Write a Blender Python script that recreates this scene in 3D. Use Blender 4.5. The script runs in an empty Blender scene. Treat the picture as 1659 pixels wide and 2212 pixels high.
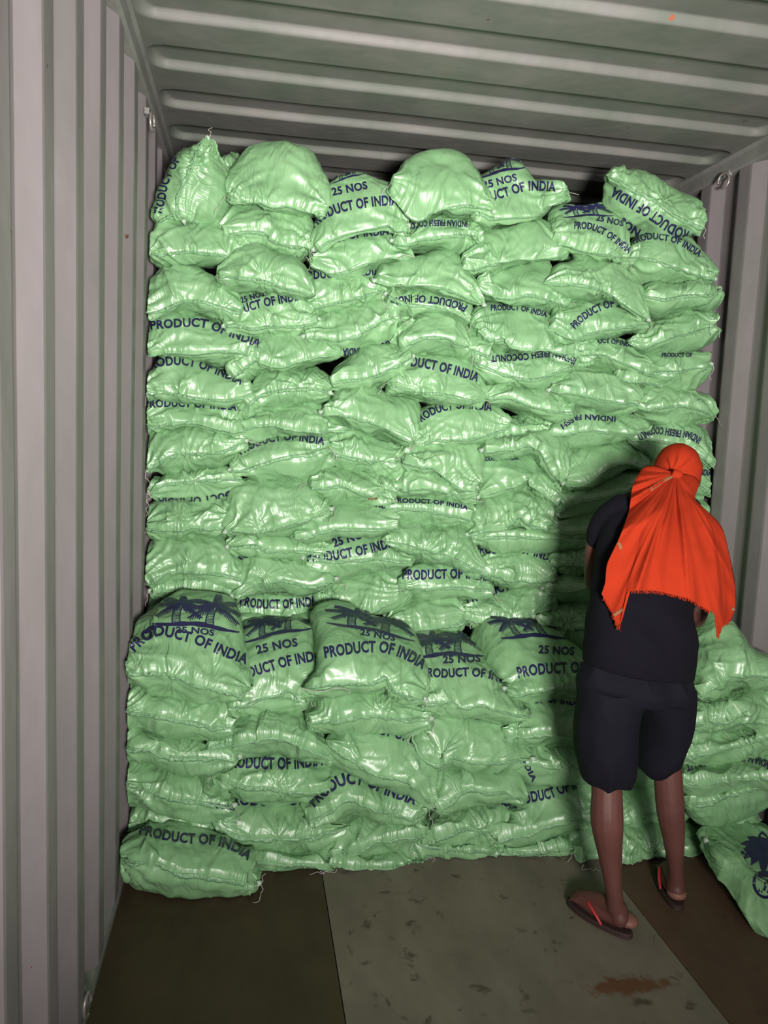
import bpy, bmesh, math, random
import numpy as np
from math import sin, cos, pi, radians
from mathutils import Vector, Matrix
from mathutils.bvhtree import BVHTree

# ------------------------------------------------------------------ camera
F_PX, YAW, PIT, ROLL = 1685.0, 0.17384, 0.11041, 0.04221
CAM = np.array([0.385, 0.0, 1.577])
CXP, CYP = 829.5, 1106.0
Fv = np.array([sin(YAW)*cos(PIT), cos(YAW)*cos(PIT), -sin(PIT)])
Rv = np.array([cos(YAW), -sin(YAW), 0.0]); Uv = np.cross(Rv, Fv)
R2 = Rv*cos(ROLL)+Uv*sin(ROLL); U2 = -Rv*sin(ROLL)+Uv*cos(ROLL)
sc = bpy.context.scene
col = sc.collection
cd = bpy.data.cameras.new('camera'); co = bpy.data.objects.new('camera', cd); col.objects.link(co)
cd.sensor_fit = 'HORIZONTAL'; cd.sensor_width = 36; cd.lens = F_PX*36/1659; cd.clip_start = .05
co.matrix_world = Matrix(((R2[0], U2[0], -Fv[0], CAM[0]), (R2[1], U2[1], -Fv[1], CAM[1]),
                          (R2[2], U2[2], -Fv[2], CAM[2]), (0, 0, 0, 1)))
sc.camera = co
# ------------------------------------------------------------------ light
w = bpy.data.worlds.new('world'); sc.world = w; w.use_nodes = True
w.node_tree.nodes['Background'].inputs[0].default_value = (.62, .66, .7, 1)
w.node_tree.nodes['Background'].inputs[1].default_value = .12
def area(name, loc, tgt, size, power, colr, sy=None, spread=180):
    l = bpy.data.lights.new(name, 'AREA'); l.energy = power; l.color = colr; l.size = size
    l.spread = radians(spread)
    if sy: l.shape = 'RECTANGLE'; l.size_y = sy
    o = bpy.data.objects.new(name, l); col.objects.link(o); o.location = loc
    o.rotation_euler = (Vector(tgt)-Vector(loc)).to_track_quat('-Z', 'Y').to_euler()
    return o
area('work_lamp', (.80, -1.1, 1.38), (1.05, 3.05, 2.45), .50, 90, (1, .94, .89), spread=92)
area('doorway_daylight', (1.175, -2.9, 1.5), (1.175, 3, 1.5), 2.1, 27, (.93, .97, 1), sy=2.3)
sc.view_settings.view_transform = 'Standard'; sc.view_settings.look = 'None'
sc.view_settings.gamma = 1; sc.view_settings.exposure = 0.15
sc.view_settings.use_curve_mapping = False

# ------------------------------------------------------------------ helpers
def unproj(uv, Y):
    uv = np.asarray(uv, float); Y = np.broadcast_to(np.asarray(Y, float), uv.shape[:-1])
    d = Fv + R2*((uv[..., :1]-CXP)/F_PX) + U2*((CYP-uv[..., 1:2])/F_PX)
    return CAM + d*((Y-CAM[1])/d[..., 1])[..., None]
def raydir(u, v):
    return Fv + R2*((u-CXP)/F_PX) + U2*((CYP-v)/F_PX)
def P(u, v, Y): return unproj(np.array([u, v]), Y)

def hash3(i, j, k, seed):
    h = (i.astype(np.int64)*374761393 + j.astype(np.int64)*668265263 + k.astype(np.int64)*2147483647 + seed*974634777) & 0xffffffff
    h = ((h ^ (h >> 13))*1274126177) & 0xffffffff
    h = (h ^ (h >> 16)) & 0xffffff
    return h/float(0x7fffff)-1.0
def noise(Pt, seed=0):
    Pt = np.asarray(Pt, float); I = np.floor(Pt).astype(np.int64); f = Pt-I; f = f*f*(3-2*f)
    r = 0
    for a in (0, 1):
        for b in (0, 1):
            for c in (0, 1):
                wgt = (f[..., 0] if a else 1-f[..., 0])*(f[..., 1] if b else 1-f[..., 1])*(f[..., 2] if c else 1-f[..., 2])
                r = r+wgt*hash3(I[..., 0]+a, I[..., 1]+b, I[..., 2]+c, seed)
    return r
def noise1(x, seed=0, y=0.0):
    x = np.asarray(x, float); return noise(np.stack([x, np.zeros_like(x)+y, np.zeros_like(x)+seed*3.7], -1), seed)
def ridge(n): return 1-2*np.abs(n)

def catmull(pts, n):
    pts = np.asarray(pts, float)
    if len(pts) > 2:
        out = []
        Pp = np.vstack([2*pts[0]-pts[1], pts, 2*pts[-1]-pts[-2]])
        for i in range(1, len(Pp)-2):
            t = np.linspace(0, 1, 14, endpoint=False)[:, None]
            p0, p1, p2, p3 = Pp[i-1], Pp[i], Pp[i+1], Pp[i+2]
            m1 = (p2-p0)*.42; m2 = (p3-p1)*.42
            out.append((2*t**3-3*t**2+1)*p1+(t**3-2*t**2+t)*m1+(-2*t**3+3*t**2)*p2+(t**3-t**2)*m2)
        pts = np.vstack(out+[Pp[-2][None]])
    s = np.r_[0, np.cumsum(np.linalg.norm(np.diff(pts[:, :2], axis=0), axis=1))]
    q = np.linspace(0, s[-1], n)
    return np.stack([np.interp(q, s, pts[:, k]) for k in range(pts.shape[1])], 1)

def mesh_obj(name, V, Fc, mat, parent=None, smooth=True, mats=None, midx=None):
    me = bpy.data.meshes.new(name)
    me.from_pydata([tuple(map(float, v)) for v in V], [], [tuple(int(i) for i in f) for f in Fc])
    me.validate()
    for m_ in (mats or [mat]): me.materials.append(m_)
    if smooth: me.polygons.foreach_set('use_smooth', [True]*len(me.polygons))
    if midx is not None and len(midx) == len(me.polygons): me.polygons.foreach_set('material_index', midx)
    me.update()
    o = bpy.data.objects.new(name, me); col.objects.link(o)
    if parent: setpar(o, parent)
    return o
def setpar(o, parent):
    o.parent = parent
    pw = world_of(parent)
    o.matrix_parent_inverse = pw.inverted()
def world_of(o):
    m = o.matrix_basis.copy()
    if o.parent: m = world_of(o.parent) @ o.matrix_parent_inverse @ m
    return m
def tag(o, label=None, cat=None, group=None, kind=None):
    if label: o['label'] = label
    if cat: o['category'] = cat
    if group: o['group'] = group
    if kind: o['kind'] = kind
    return o
def empty(name, loc):
    o = bpy.data.objects.new(name, None); o.location = tuple(map(float, loc)); o.empty_display_size = .05; col.objects.link(o); return o
def gridfaces(nr, nc, wrapc=False, wrapr=False):
    i, j = np.meshgrid(np.arange(nr if wrapr else nr-1), np.arange(nc if wrapc else nc-1), indexing='ij')
    i2 = (i+1) % nr; j2 = (j+1) % nc
    return np.stack([i*nc+j, i*nc+j2, i2*nc+j2, i2*nc+j], -1).reshape(-1, 4)
def tube_geo(path, rad, sides=6, cap=True):
    path = np.asarray(path, float); n = len(path); rad = np.broadcast_to(rad, (n,))
    T = np.gradient(path, axis=0); T /= np.linalg.norm(T, axis=1)[:, None]+1e-9
    up = np.array([.13, .2, 1.0]); V = []
    nx = np.cross(T[0], up)
    if np.linalg.norm(nx) < 1e-3: nx = np.cross(T[0], [1, 0, 0])
    for k in range(n):
        nx = nx-T[k]*(nx@T[k]); nx /= np.linalg.norm(nx)+1e-9; ny = np.cross(T[k], nx)
        a = np.arange(sides)*2*pi/sides
        V.append(path[k]+rad[k]*(np.cos(a)[:, None]*nx+np.sin(a)[:, None]*ny))
    V = np.vstack(V); Fc = [list(f) for f in gridfaces(n, sides, wrapc=True)]
    if cap: Fc += [list(range(sides))[::-1], [(n-1)*sides+k for k in range(sides)]]
    return V, Fc
class Geo:
    def __init__(s): s.V = []; s.F = []; s.n = 0
    def add(s, V, Fc):
        s.V.append(np.asarray(V, float)); s.F += [[int(i)+s.n for i in f] for f in Fc]; s.n += len(V); return s
    def box(s, lo, hi):
        x0, y0, z0 = lo; x1, y1, z1 = hi
        return s.add([(x0, y0, z0), (x1, y0, z0), (x1, y1, z0), (x0, y1, z0), (x0, y0, z1), (x1, y0, z1), (x1, y1, z1), (x0, y1, z1)],
                     [(0, 3, 2, 1), (4, 5, 6, 7), (0, 1, 5, 4), (1, 2, 6, 5), (2, 3, 7, 6), (3, 0, 4, 7)])
    def build(s, name, mat, parent=None, smooth=True): return mesh_obj(name, np.vstack(s.V), s.F, mat, parent, smooth)

# ------------------------------------------------------------------ materials
def newmat(name):
    m = bpy.data.materials.new(name); m.use_nodes = True; nt = m.node_tree
    return m, nt, nt.nodes['Principled BSDF']
def N(nt, t, **k):
    n = nt.nodes.new(t)
    for a, b in k.items():
        if a in n.inputs.keys(): n.inputs[a].default_value = b
        else: setattr(n, a, b)
    return n
def ramp(nt, fac, stops):
    r = nt.nodes.new('ShaderNodeValToRGB'); e = r.color_ramp.elements
    while len(e) < len(stops): e.new(.5)
    for x, (p_, c) in zip(e, stops): x.position = p_; x.color = c if len(c) == 4 else (*c, 1)
    nt.links.new(fac, r.inputs[0]); return r.outputs[0]
def simple(name, c, rough=.6, spec=.4, bump=0, bs=60, var=0.0, metallic=0.0):
    m, nt, b = newmat(name); L = nt.links.new
    b.inputs['Base Color'].default_value = (*c, 1); b.inputs['Roughness'].default_value = rough
    b.inputs['Specular IOR Level'].default_value = spec; b.inputs['Metallic'].default_value = metallic
    tc = N(nt, 'ShaderNodeTexCoord')
    if var:
        n = N(nt, 'ShaderNodeTexNoise', Scale=7.0, Detail=5.0); L(tc.outputs['Object'], n.inputs['Vector'])
        L(ramp(nt, n.outputs[0], [(.3, tuple(x*(1-var) for x in c)), (.7, tuple(min(1, x*(1+var)) for x in c))]), b.inputs['Base Color'])
    if bump:
        n = N(nt, 'ShaderNodeTexNoise', Scale=bs, Detail=3.0); L(tc.outputs['Object'], n.inputs['Vector'])
        bp = N(nt, 'ShaderNodeBump', Strength=bump, Distance=.01); L(n.outputs[0], bp.inputs['Height']); L(bp.outputs[0], b.inputs['Normal'])
    return m

def sack_material():
    m, nt, b = newmat('green_woven_plastic'); L = nt.links.new
    tc = N(nt, 'ShaderNodeTexCoord'); geo = N(nt, 'ShaderNodeNewGeometry')
    n1 = N(nt, 'ShaderNodeTexNoise', Scale=5.0, Detail=4.0); L(geo.outputs['Position'], n1.inputs['Vector'])
    c = ramp(nt, n1.outputs[0], [(.3, (.155, .315, .148)), (.7, (.205, .385, .190))])
    # faint brown handling dirt
    n2 = N(nt, 'ShaderNodeTexNoise', Scale=9.0, Detail=8.0, Roughness=.7); L(geo.outputs['Position'], n2.inputs['Vector'])
    mk = ramp(nt, n2.outputs[0], [(.66, (0, 0, 0)), (.80, (.35, .35, .35))])
    mx = N(nt, 'ShaderNodeMix', data_type='RGBA'); L(mk, mx.inputs[0]); L(c, mx.inputs[6]); mx.inputs[7].default_value = (.17, .22, .09, 1)
    L(mx.outputs[2], b.inputs['Base Color'])
    b.inputs['Roughness'].default_value = .40; b.inputs['Specular IOR Level'].default_value = 1.0
    # pleats running away from the sewn mouth (sack's own uv) and soft crumples
    wn = N(nt, 'ShaderNodeTexNoise', Scale=5.0, Detail=2.0); L(geo.outputs['Position'], wn.inputs['Vector'])
    uv = N(nt, 'ShaderNodeUVMap'); uv.uv_map = 'cloth'
    vm = N(nt, 'ShaderNodeVectorMath', operation='MULTIPLY_ADD'); L(wn.outputs['Color'], vm.inputs[0]); vm.inputs[1].default_value = (.16, .16, 0); L(uv.outputs[0], vm.inputs[2])
    def absn(vec, sx, sy, wt, det=1.5):
        mp = N(nt, 'ShaderNodeMapping'); mp.inputs['Scale'].default_value = (sx, sy, 1); L(vec, mp.inputs['Vector'])
        n = N(nt, 'ShaderNodeTexNoise', Scale=1.0, Detail=det, Roughness=.5); L(mp.outputs[0], n.inputs['Vector'])
        a = N(nt, 'ShaderNodeMath', operation='SUBTRACT'); L(n.outputs[0], a.inputs[0]); a.inputs[1].default_value = .5
        ab = N(nt, 'ShaderNodeMath', operation='ABSOLUTE'); L(a.outputs[0], ab.inputs[0])
        mu = N(nt, 'ShaderNodeMath', operation='MULTIPLY'); L(ab.outputs[0], mu.inputs[0]); mu.inputs[1].default_value = -wt
        return mu.outputs[0]
    p1 = absn(vm.outputs[0], 50, 5, .42, 1.0); p2 = absn(vm.outputs[0], 120, 9, .14, 1.0)
    c1 = absn(geo.outputs['Position'], 15, 15, .55, 1.0)
    mk_ = N(nt, 'ShaderNodeTexNoise', Scale=9.0, Detail=1.0); L(geo.outputs['Position'], mk_.inputs['Vector'])
    mk2 = N(nt, 'ShaderNodeMapRange'); L(mk_.outputs[0], mk2.inputs[0]); mk2.inputs[1].default_value = .42; mk2.inputs[2].default_value = .62
    pp = N(nt, 'ShaderNodeMath', operation='ADD'); L(p1, pp.inputs[0]); L(p2, pp.inputs[1])
    pm = N(nt, 'ShaderNodeMath', operation='MULTIPLY'); L(pp.outputs[0], pm.inputs[0]); L(mk2.outputs[0], pm.inputs[1])
    ad = N(nt, 'ShaderNodeMath', operation='ADD'); L(pm.outputs[0], ad.inputs[0]); L(c1, ad.inputs[1])
    bp = N(nt, 'ShaderNodeBump', Strength=1.0, Distance=.022); L(ad.outputs[0], bp.inputs['Height'])
    # weave grain
    vo = N(nt, 'ShaderNodeTexVoronoi', Scale=420.0); L(geo.outputs['Position'], vo.inputs['Vector'])
    b2 = N(nt, 'ShaderNodeBump', Strength=.12, Distance=.001); L(vo.outputs[0], b2.inputs['Height']); L(bp.outputs[0], b2.inputs['Normal'])
    L(b2.outputs[0], b.inputs['Normal'])
    return m
M_SACK = sack_material()
M_HEM = simple('green_hem_plastic', (.175, .345, .175), .36, .55, bump=.5, bs=90)
M_THREAD = simple('pale_green_stitching', (.21, .37, .21), .6)
M_EAR = simple('loose_white_thread', (.42, .38, .36), .7)
M_TIP = simple('milky_folded_corner', (.32, .42, .32), .4, .5, bump=.5, bs=80)
M_INK = simple('navy_print_ink', (.016, .015, .062), .42, .4)
M_RED = simple('red_print_ink', (.16, .03, .02), .5)

def steel(name, base, dark, seed=0, chips=()):
    m, nt, b = newmat(name); L = nt.links.new
    geo = N(nt, 'ShaderNodeNewGeometry')
    mp = N(nt, 'ShaderNodeMapping'); mp.inputs['Scale'].default_value = (1, 1, .35); mp.inputs['Location'].default_value = (seed, 0, 0); L(geo.outputs['Position'], mp.inputs[0])
    n = N(nt, 'ShaderNodeTexNoise', Scale=3.0, Detail=7.0, Roughness=.62); L(mp.outputs[0], n.inputs['Vector'])
    c = ramp(nt, n.outputs[0], [(.3, dark), (.72, base)])
    sp = N(nt, 'ShaderNodeTexNoise', Scale=17.0, Detail=4.0); L(geo.outputs['Position'], sp.inputs['Vector'])
    r1 = ramp(nt, sp.outputs[0], [(.735, (0, 0, 0)), (.76, (1, 1, 1))])
    mx = N(nt, 'ShaderNodeMix', data_type='RGBA'); L(r1, mx.inputs[0]); L(c, mx.inputs[6]); mx.inputs[7].default_value = (.10, .035, .02, 1)
    L(mx.outputs[2], b.inputs['Base Color'])
    last = mx.outputs[2]
    cn = N(nt, 'ShaderNodeTexNoise', Scale=60.0, Detail=3.0); L(geo.outputs['Position'], cn.inputs['Vector'])
    for (cx_, cy_, cz_, cr_, cc_) in chips:
        sb = N(nt, 'ShaderNodeVectorMath', operation='SUBTRACT'); L(geo.outputs['Position'], sb.inputs[0]); sb.inputs[1].default_value = (cx_, cy_, cz_)
        ln_ = N(nt, 'ShaderNodeVectorMath', operation='LENGTH'); L(sb.outputs[0], ln_.inputs[0])
        ad_ = N(nt, 'ShaderNodeMath', operation='MULTIPLY_ADD'); L(cn.outputs[0], ad_.inputs[0]); ad_.inputs[1].default_value = cr_; L(ln_.outputs['Value'], ad_.inputs[2])
        lt_ = N(nt, 'ShaderNodeMath', operation='LESS_THAN'); L(ad_.outputs[0], lt_.inputs[0]); lt_.inputs[1].default_value = cr_*1.35
        m3 = N(nt, 'ShaderNodeMix', data_type='RGBA'); L(lt_.outputs[0], m3.inputs[0]); L(last, m3.inputs[6]); m3.inputs[7].default_value = (*cc_, 1); last = m3.outputs[2]
    L(last, b.inputs['Base Color'])
    b.inputs['Roughness'].default_value = .5; b.inputs['Specular IOR Level'].default_value = .35
    d = N(nt, 'ShaderNodeTexNoise', Scale=8.0, Detail=2.0); L(geo.outputs['Position'], d.inputs['Vector'])
    bp = N(nt, 'ShaderNodeBump', Strength=.35, Distance=.012); L(d.outputs[0], bp.inputs['Height']); L(bp.outputs[0], b.inputs['Normal'])
    return m
def onx(u, v, X):
    d = raydir(u, v); t = (X-CAM[0])/d[0]; return tuple(CAM+d*t)
RUST, DK = (.16, .03, .012), (.03, .018, .014)
CH = [(*onx(46, 757, -.02), .007, RUST), (*onx(250, 637, -.02), .012, DK), (*onx(15, 655, -.02), .006, DK), (*onx(29, 660, -.02), .005, DK), (*onx(98, 2058, -.02), .006, RUST),
      (*onx(84, 2075, -.02), .007, RUST), (*onx(72, 2090, -.02), .006, RUST), (*onx(18, 458, -.02), .006, DK), (*onx(94, 358, -.01), .007, RUST)]
M_WALL = steel('grey_painted_steel', (.205, .180, .190), (.135, .132, .126), 0, CH)
M_ROOF = steel('grey_green_roof_steel', (.165, .155, .150), (.090, .108, .088), 4, [(1.545, 2.20, 2.765, .010, (.25, .07, .03))])
M_RAIL = steel('dull_rail_steel', (.22, .22, .21), (.14, .14, .13), 9)
M_RING = simple('worn_ring_steel', (.24, .22, .20), .4, .5, metallic=.5)

def floor_mat(name, c1, c2, stain):
    m, nt, b = newmat(name); L = nt.links.new
    geo = N(nt, 'ShaderNodeNewGeometry')
    mp = N(nt, 'ShaderNodeMapping'); mp.inputs['Scale'].default_value = (1, .45, 1); L(geo.outputs['Position'], mp.inputs[0])
    n = N(nt, 'ShaderNodeTexNoise', Scale=6.0, Detail=9.0, Roughness=.65); L(mp.outputs[0], n.inputs['Vector'])
    c = ramp(nt, n.outputs[0], [(.3, c1), (.7, c2)])
    n2 = N(nt, 'ShaderNodeTexNoise', Scale=13.0, Detail=5.0, Roughness=.6, Distortion=.4); L(geo.outputs['Position'], n2.inputs['Vector'])
    k = ramp(nt, n2.outputs[0], [(.60, (0, 0, 0)), (.68, (stain,)*3)])
    mx = N(nt, 'ShaderNodeMix', data_type='RGBA'); L(k, mx.inputs[0]); L(c, mx.inputs[6]); mx.inputs[7].default_value = (.045, .03, .02, 1)
    # rust coloured spill near the sandals
    sx = N(nt, 'ShaderNodeVectorMath', operation='SUBTRACT'); L(geo.outputs['Position'], sx.inputs[0]); sx.inputs[1].default_value = (1.50, 1.93, 0)
    s2 = N(nt, 'ShaderNodeVectorMath', operation='MULTIPLY'); L(sx.outputs[0], s2.inputs[0]); s2.inputs[1].default_value = (6.5, 22, 1)
    ln = N(nt, 'ShaderNodeVectorMath', operation='LENGTH'); L(s2.outputs[0], ln.inputs[0])
    n3 = N(nt, 'ShaderNodeTexNoise', Scale=30.0, Detail=4.0); L(geo.outputs['Position'], n3.inputs['Vector'])
    ma = N(nt, 'ShaderNodeMath', operation='MULTIPLY_ADD'); L(n3.outputs[0], ma.inputs[0]); ma.inputs[1].default_value = 1.6; L(ln.outputs['Value'], ma.inputs[2])
    rr = ramp(nt, ma.outputs[0], [(0, (.85,)*3), (.99, (.85,)*3)])
    mr = N(nt, 'ShaderNodeMapRange'); L(ma.outputs[0], mr.inputs[0]); mr.inputs[1].default_value = 1.35; mr.inputs[2].default_value = 1.75; mr.inputs[3].default_value = .8; mr.inputs[4].default_value = 0
    mx2 = N(nt, 'ShaderNodeMix', data_type='RGBA'); L(mr.outputs[0], mx2.inputs[0]); L(mx.outputs[2], mx2.inputs[6]); mx2.inputs[7].default_value = (.10, .035, .012, 1)
    L(mx2.outputs[2], b.inputs['Base Color'])
    b.inputs['Roughness'].default_value = .55; b.inputs['Specular IOR Level'].default_value = .3
    bp = N(nt, 'ShaderNodeBump', Strength=.25, Distance=.004); L(n.outputs[0], bp.inputs['Height']); L(bp.outputs[0], b.inputs['Normal'])
    return m
M_FL = floor_mat('dark_brown_plywood', (.035, .024, .013), (.06, .042, .022), .5)
M_FM = floor_mat('scuffed_grey_floor_sheet', (.115, .10, .075), (.175, .155, .12), .75)
M_FR = floor_mat('red_brown_plywood', (.06, .034, .022), (.095, .055, .036), .6)

# ------------------------------------------------------------------ container shell
W = 2.35; YB, YE = -3.0, 6.4
def side_wall(name, X0, sgn, ystart):
    """trapezoid corrugation, inner flats at X0, outer 36 mm away; sgn=+1 for the left wall (outer is -x)"""
    ys, xs = [], []
    k = math.floor((YB-ystart)/.278)
    y = ystart+k*.278
    r_ = .006
    while y < YE:
        for dy, dx in ((-.068+r_, -.0345), (-.034, -.018), (-r_, -.0015), (r_*.7, 0), (.036, 0), (.072-r_*.7, 0), (.072+r_, -.0015), (.106, -.018), (.140-r_, -.0345), (.140+r_, -.036), (.175, -.036), (.210-r_, -.036)):
            ys.append(y+dy); xs.append(dx)
        y += .278
    ys = np.array(ys); xs = np.array(xs); m = (ys > YB-.3) & (ys < YE+.2); ys = ys[m]; xs = xs[m]
    zs = np.array([.03, .07, .3, .6, .9, 1.2, 1.5, 1.8, 2.1, 2.4, 2.62, 2.69])
    YY, ZZ = np.meshgrid(ys, zs); XX = np.broadcast_to(xs, YY.shape).copy()
    dent = .004*noise(np.stack([YY*2.2, ZZ*1.6, XX*0], -1), 5+int(sgn))
    XX = X0+sgn*(XX+dent)
    V = np.stack([XX, YY, ZZ], -1).reshape(-1, 3); Fc = gridfaces(len(zs), len(ys))
    Vo = V.copy(); Vo[:, 0] -= sgn*.006
    nV = len(V)
    Fc2 = [list(f) for f in Fc]+[[i+nV for i in f[::-1]] for f in Fc]
    return tag(mesh_obj(name, np.vstack([V, Vo]), Fc2, M_WALL, smooth=False), kind='structure')
side_wall('wall_left', 0.0, 1, 1.595)
side_wall('wall_right', W, -1, 2.985)
# end wall
ys = np.arange(-.1, W+.12, .03); zs = np.array([0, 1, 2, 2.8])
XX, ZZ = np.meshgrid(ys, zs); YY = YE+.03*np.clip(np.sin(XX*2*pi/.28)*1.6, -1, 1)-.05
tag(mesh_obj('wall_back', np.stack([XX, YY, ZZ], -1).reshape(-1, 3), gridfaces(len(zs), len(ys)), M_WALL, smooth=False), kind='structure')
# roof with oval-ended pressed recesses
HL = 2.750; RD = .026
xs = np.r_[np.linspace(-.05, .14, 30), np.linspace(.18, 2.17, 26), np.linspace(2.21, 2.40, 30)]
ys = []
kk = np.arange(-16, 13)
for k in kk:
    R = 2.184+.3415*k
    ys += [R-.24, R-.19, R-.155, R-.1465, R-.1435, R-.138, R-.1305, R-.1275, R-.12, R-.08, R-.04, R-.01, R+.004, R+.0105, R+.0135, R+.018, R+.023, R+.0265, R+.0295, R+.036, R+.07]
ys = np.array(sorted(ys)); XX, YY = np.meshgrid(xs, ys)
ZZ = np.full(XX.shape, HL)
for k in kk:
    R = 2.184+.3415*k; y0, y1 = R-.145, R+.028; yc = (y0+y1)/2; hw = (y1-y0)/2; hx = (2.325-.03)/2
    rr = .06; qx = np.abs(XX-1.178)-(hx-rr); qy = np.abs(YY-yc)-(hw-rr)
    d = np.minimum(np.maximum(qx, qy), 0)+np.hypot(np.maximum(qx, 0), np.maximum(qy, 0))-rr
    t = np.clip(-d/.016, 0, 1); ZZ += RD*t
ZZ += .003*noise(np.stack([XX*2, YY*2, XX*0], -1), 3)
V = np.stack([XX, YY, ZZ], -1).reshape(-1, 3); Fc = gridfaces(len(ys), len(xs))[:, ::-1]
tag(mesh_obj('ceiling', V, Fc, M_ROOF), kind='structure')
# top side rails (long profiles)
def rail(name, prof):
    n = len(prof); V = [(x, y, z) for y in (YB, YE) for x, z in prof]
    Fc = [[i, (i+1) % n, n+(i+1) % n, n+i] for i in range(n)]+[list(range(n))[::-1], list(range(n, 2*n))]
    return tag(mesh_obj(name, V, Fc, M_RAIL, smooth=False), kind='structure')
pl = [(-.06, 2.685), (.002, 2.685), (.012, 2.692), (.014, 2.737), (.024, 2.7495), (.024, 2.7515), (-.06, 2.7515)]
rail('trim_1', pl); rail('trim_2', [(W-x, z) for x, z in pl][::-1])
bl = [(-.05, .0), (0.0, .0), (0.0, .018), (-.006, .032), (-.05, .055)]
rail('trim_3', bl); rail('trim_4', [(W-x, z) for x, z in bl][::-1])
# floor sheets
def sheet(name, x0, x1, mat):
    g = Geo(); g.box((x0+.0015, YB, -.03), (x1-.0015, YE, 0)); return tag(g.build(name, mat, smooth=False), kind='structure')
sheet('floor', -.04, .671, M_FL); sheet('floor', .671, 1.708, M_FM); sheet('floor', 1.708, W+.04, M_FR)
g = Geo(); g.box((-.1, YB, -.06), (W+.1, YE, -.032)); tag(g.build('floor', M_RAIL, smooth=False), kind='structure')
# lashing rings
def ring(loc, nx, label, tilt=0.3):
    e = tag(empty('lashing_ring', loc), label, 'ring')
    a = np.linspace(-.3, 2*pi-1.3, 26); loc = np.array(loc)
    path = np.stack([loc[0]+nx*(.012+.012*np.cos(a)*tilt), loc[1]+.024*np.cos(a), loc[2]-.03+.030*np.sin(a)], 1)
    V, Fc = tube_geo(path, .0055, 8); mesh_obj('ring_bar', V, Fc, M_RING, e)
    g = Geo(); g.box((loc[0]-(.012 if nx > 0 else .004), loc[1]-.02, loc[2]-.012), (loc[0]+(.004 if nx > 0 else .012), loc[1]+.02, loc[2]+.008)); g.build('bracket', M_RAIL, e, False)
ring((.014, 2.956, 2.625), 1, 'small steel lashing ring under the roof rail on the left wall')
ring((2.338, 3.135, 2.69), -1, 'small steel lashing ring under the roof rail on the right wall', .8)
ring((-.004, 1.94, .10), 1, 'small steel lashing ring low on the left wall by the floor')

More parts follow.
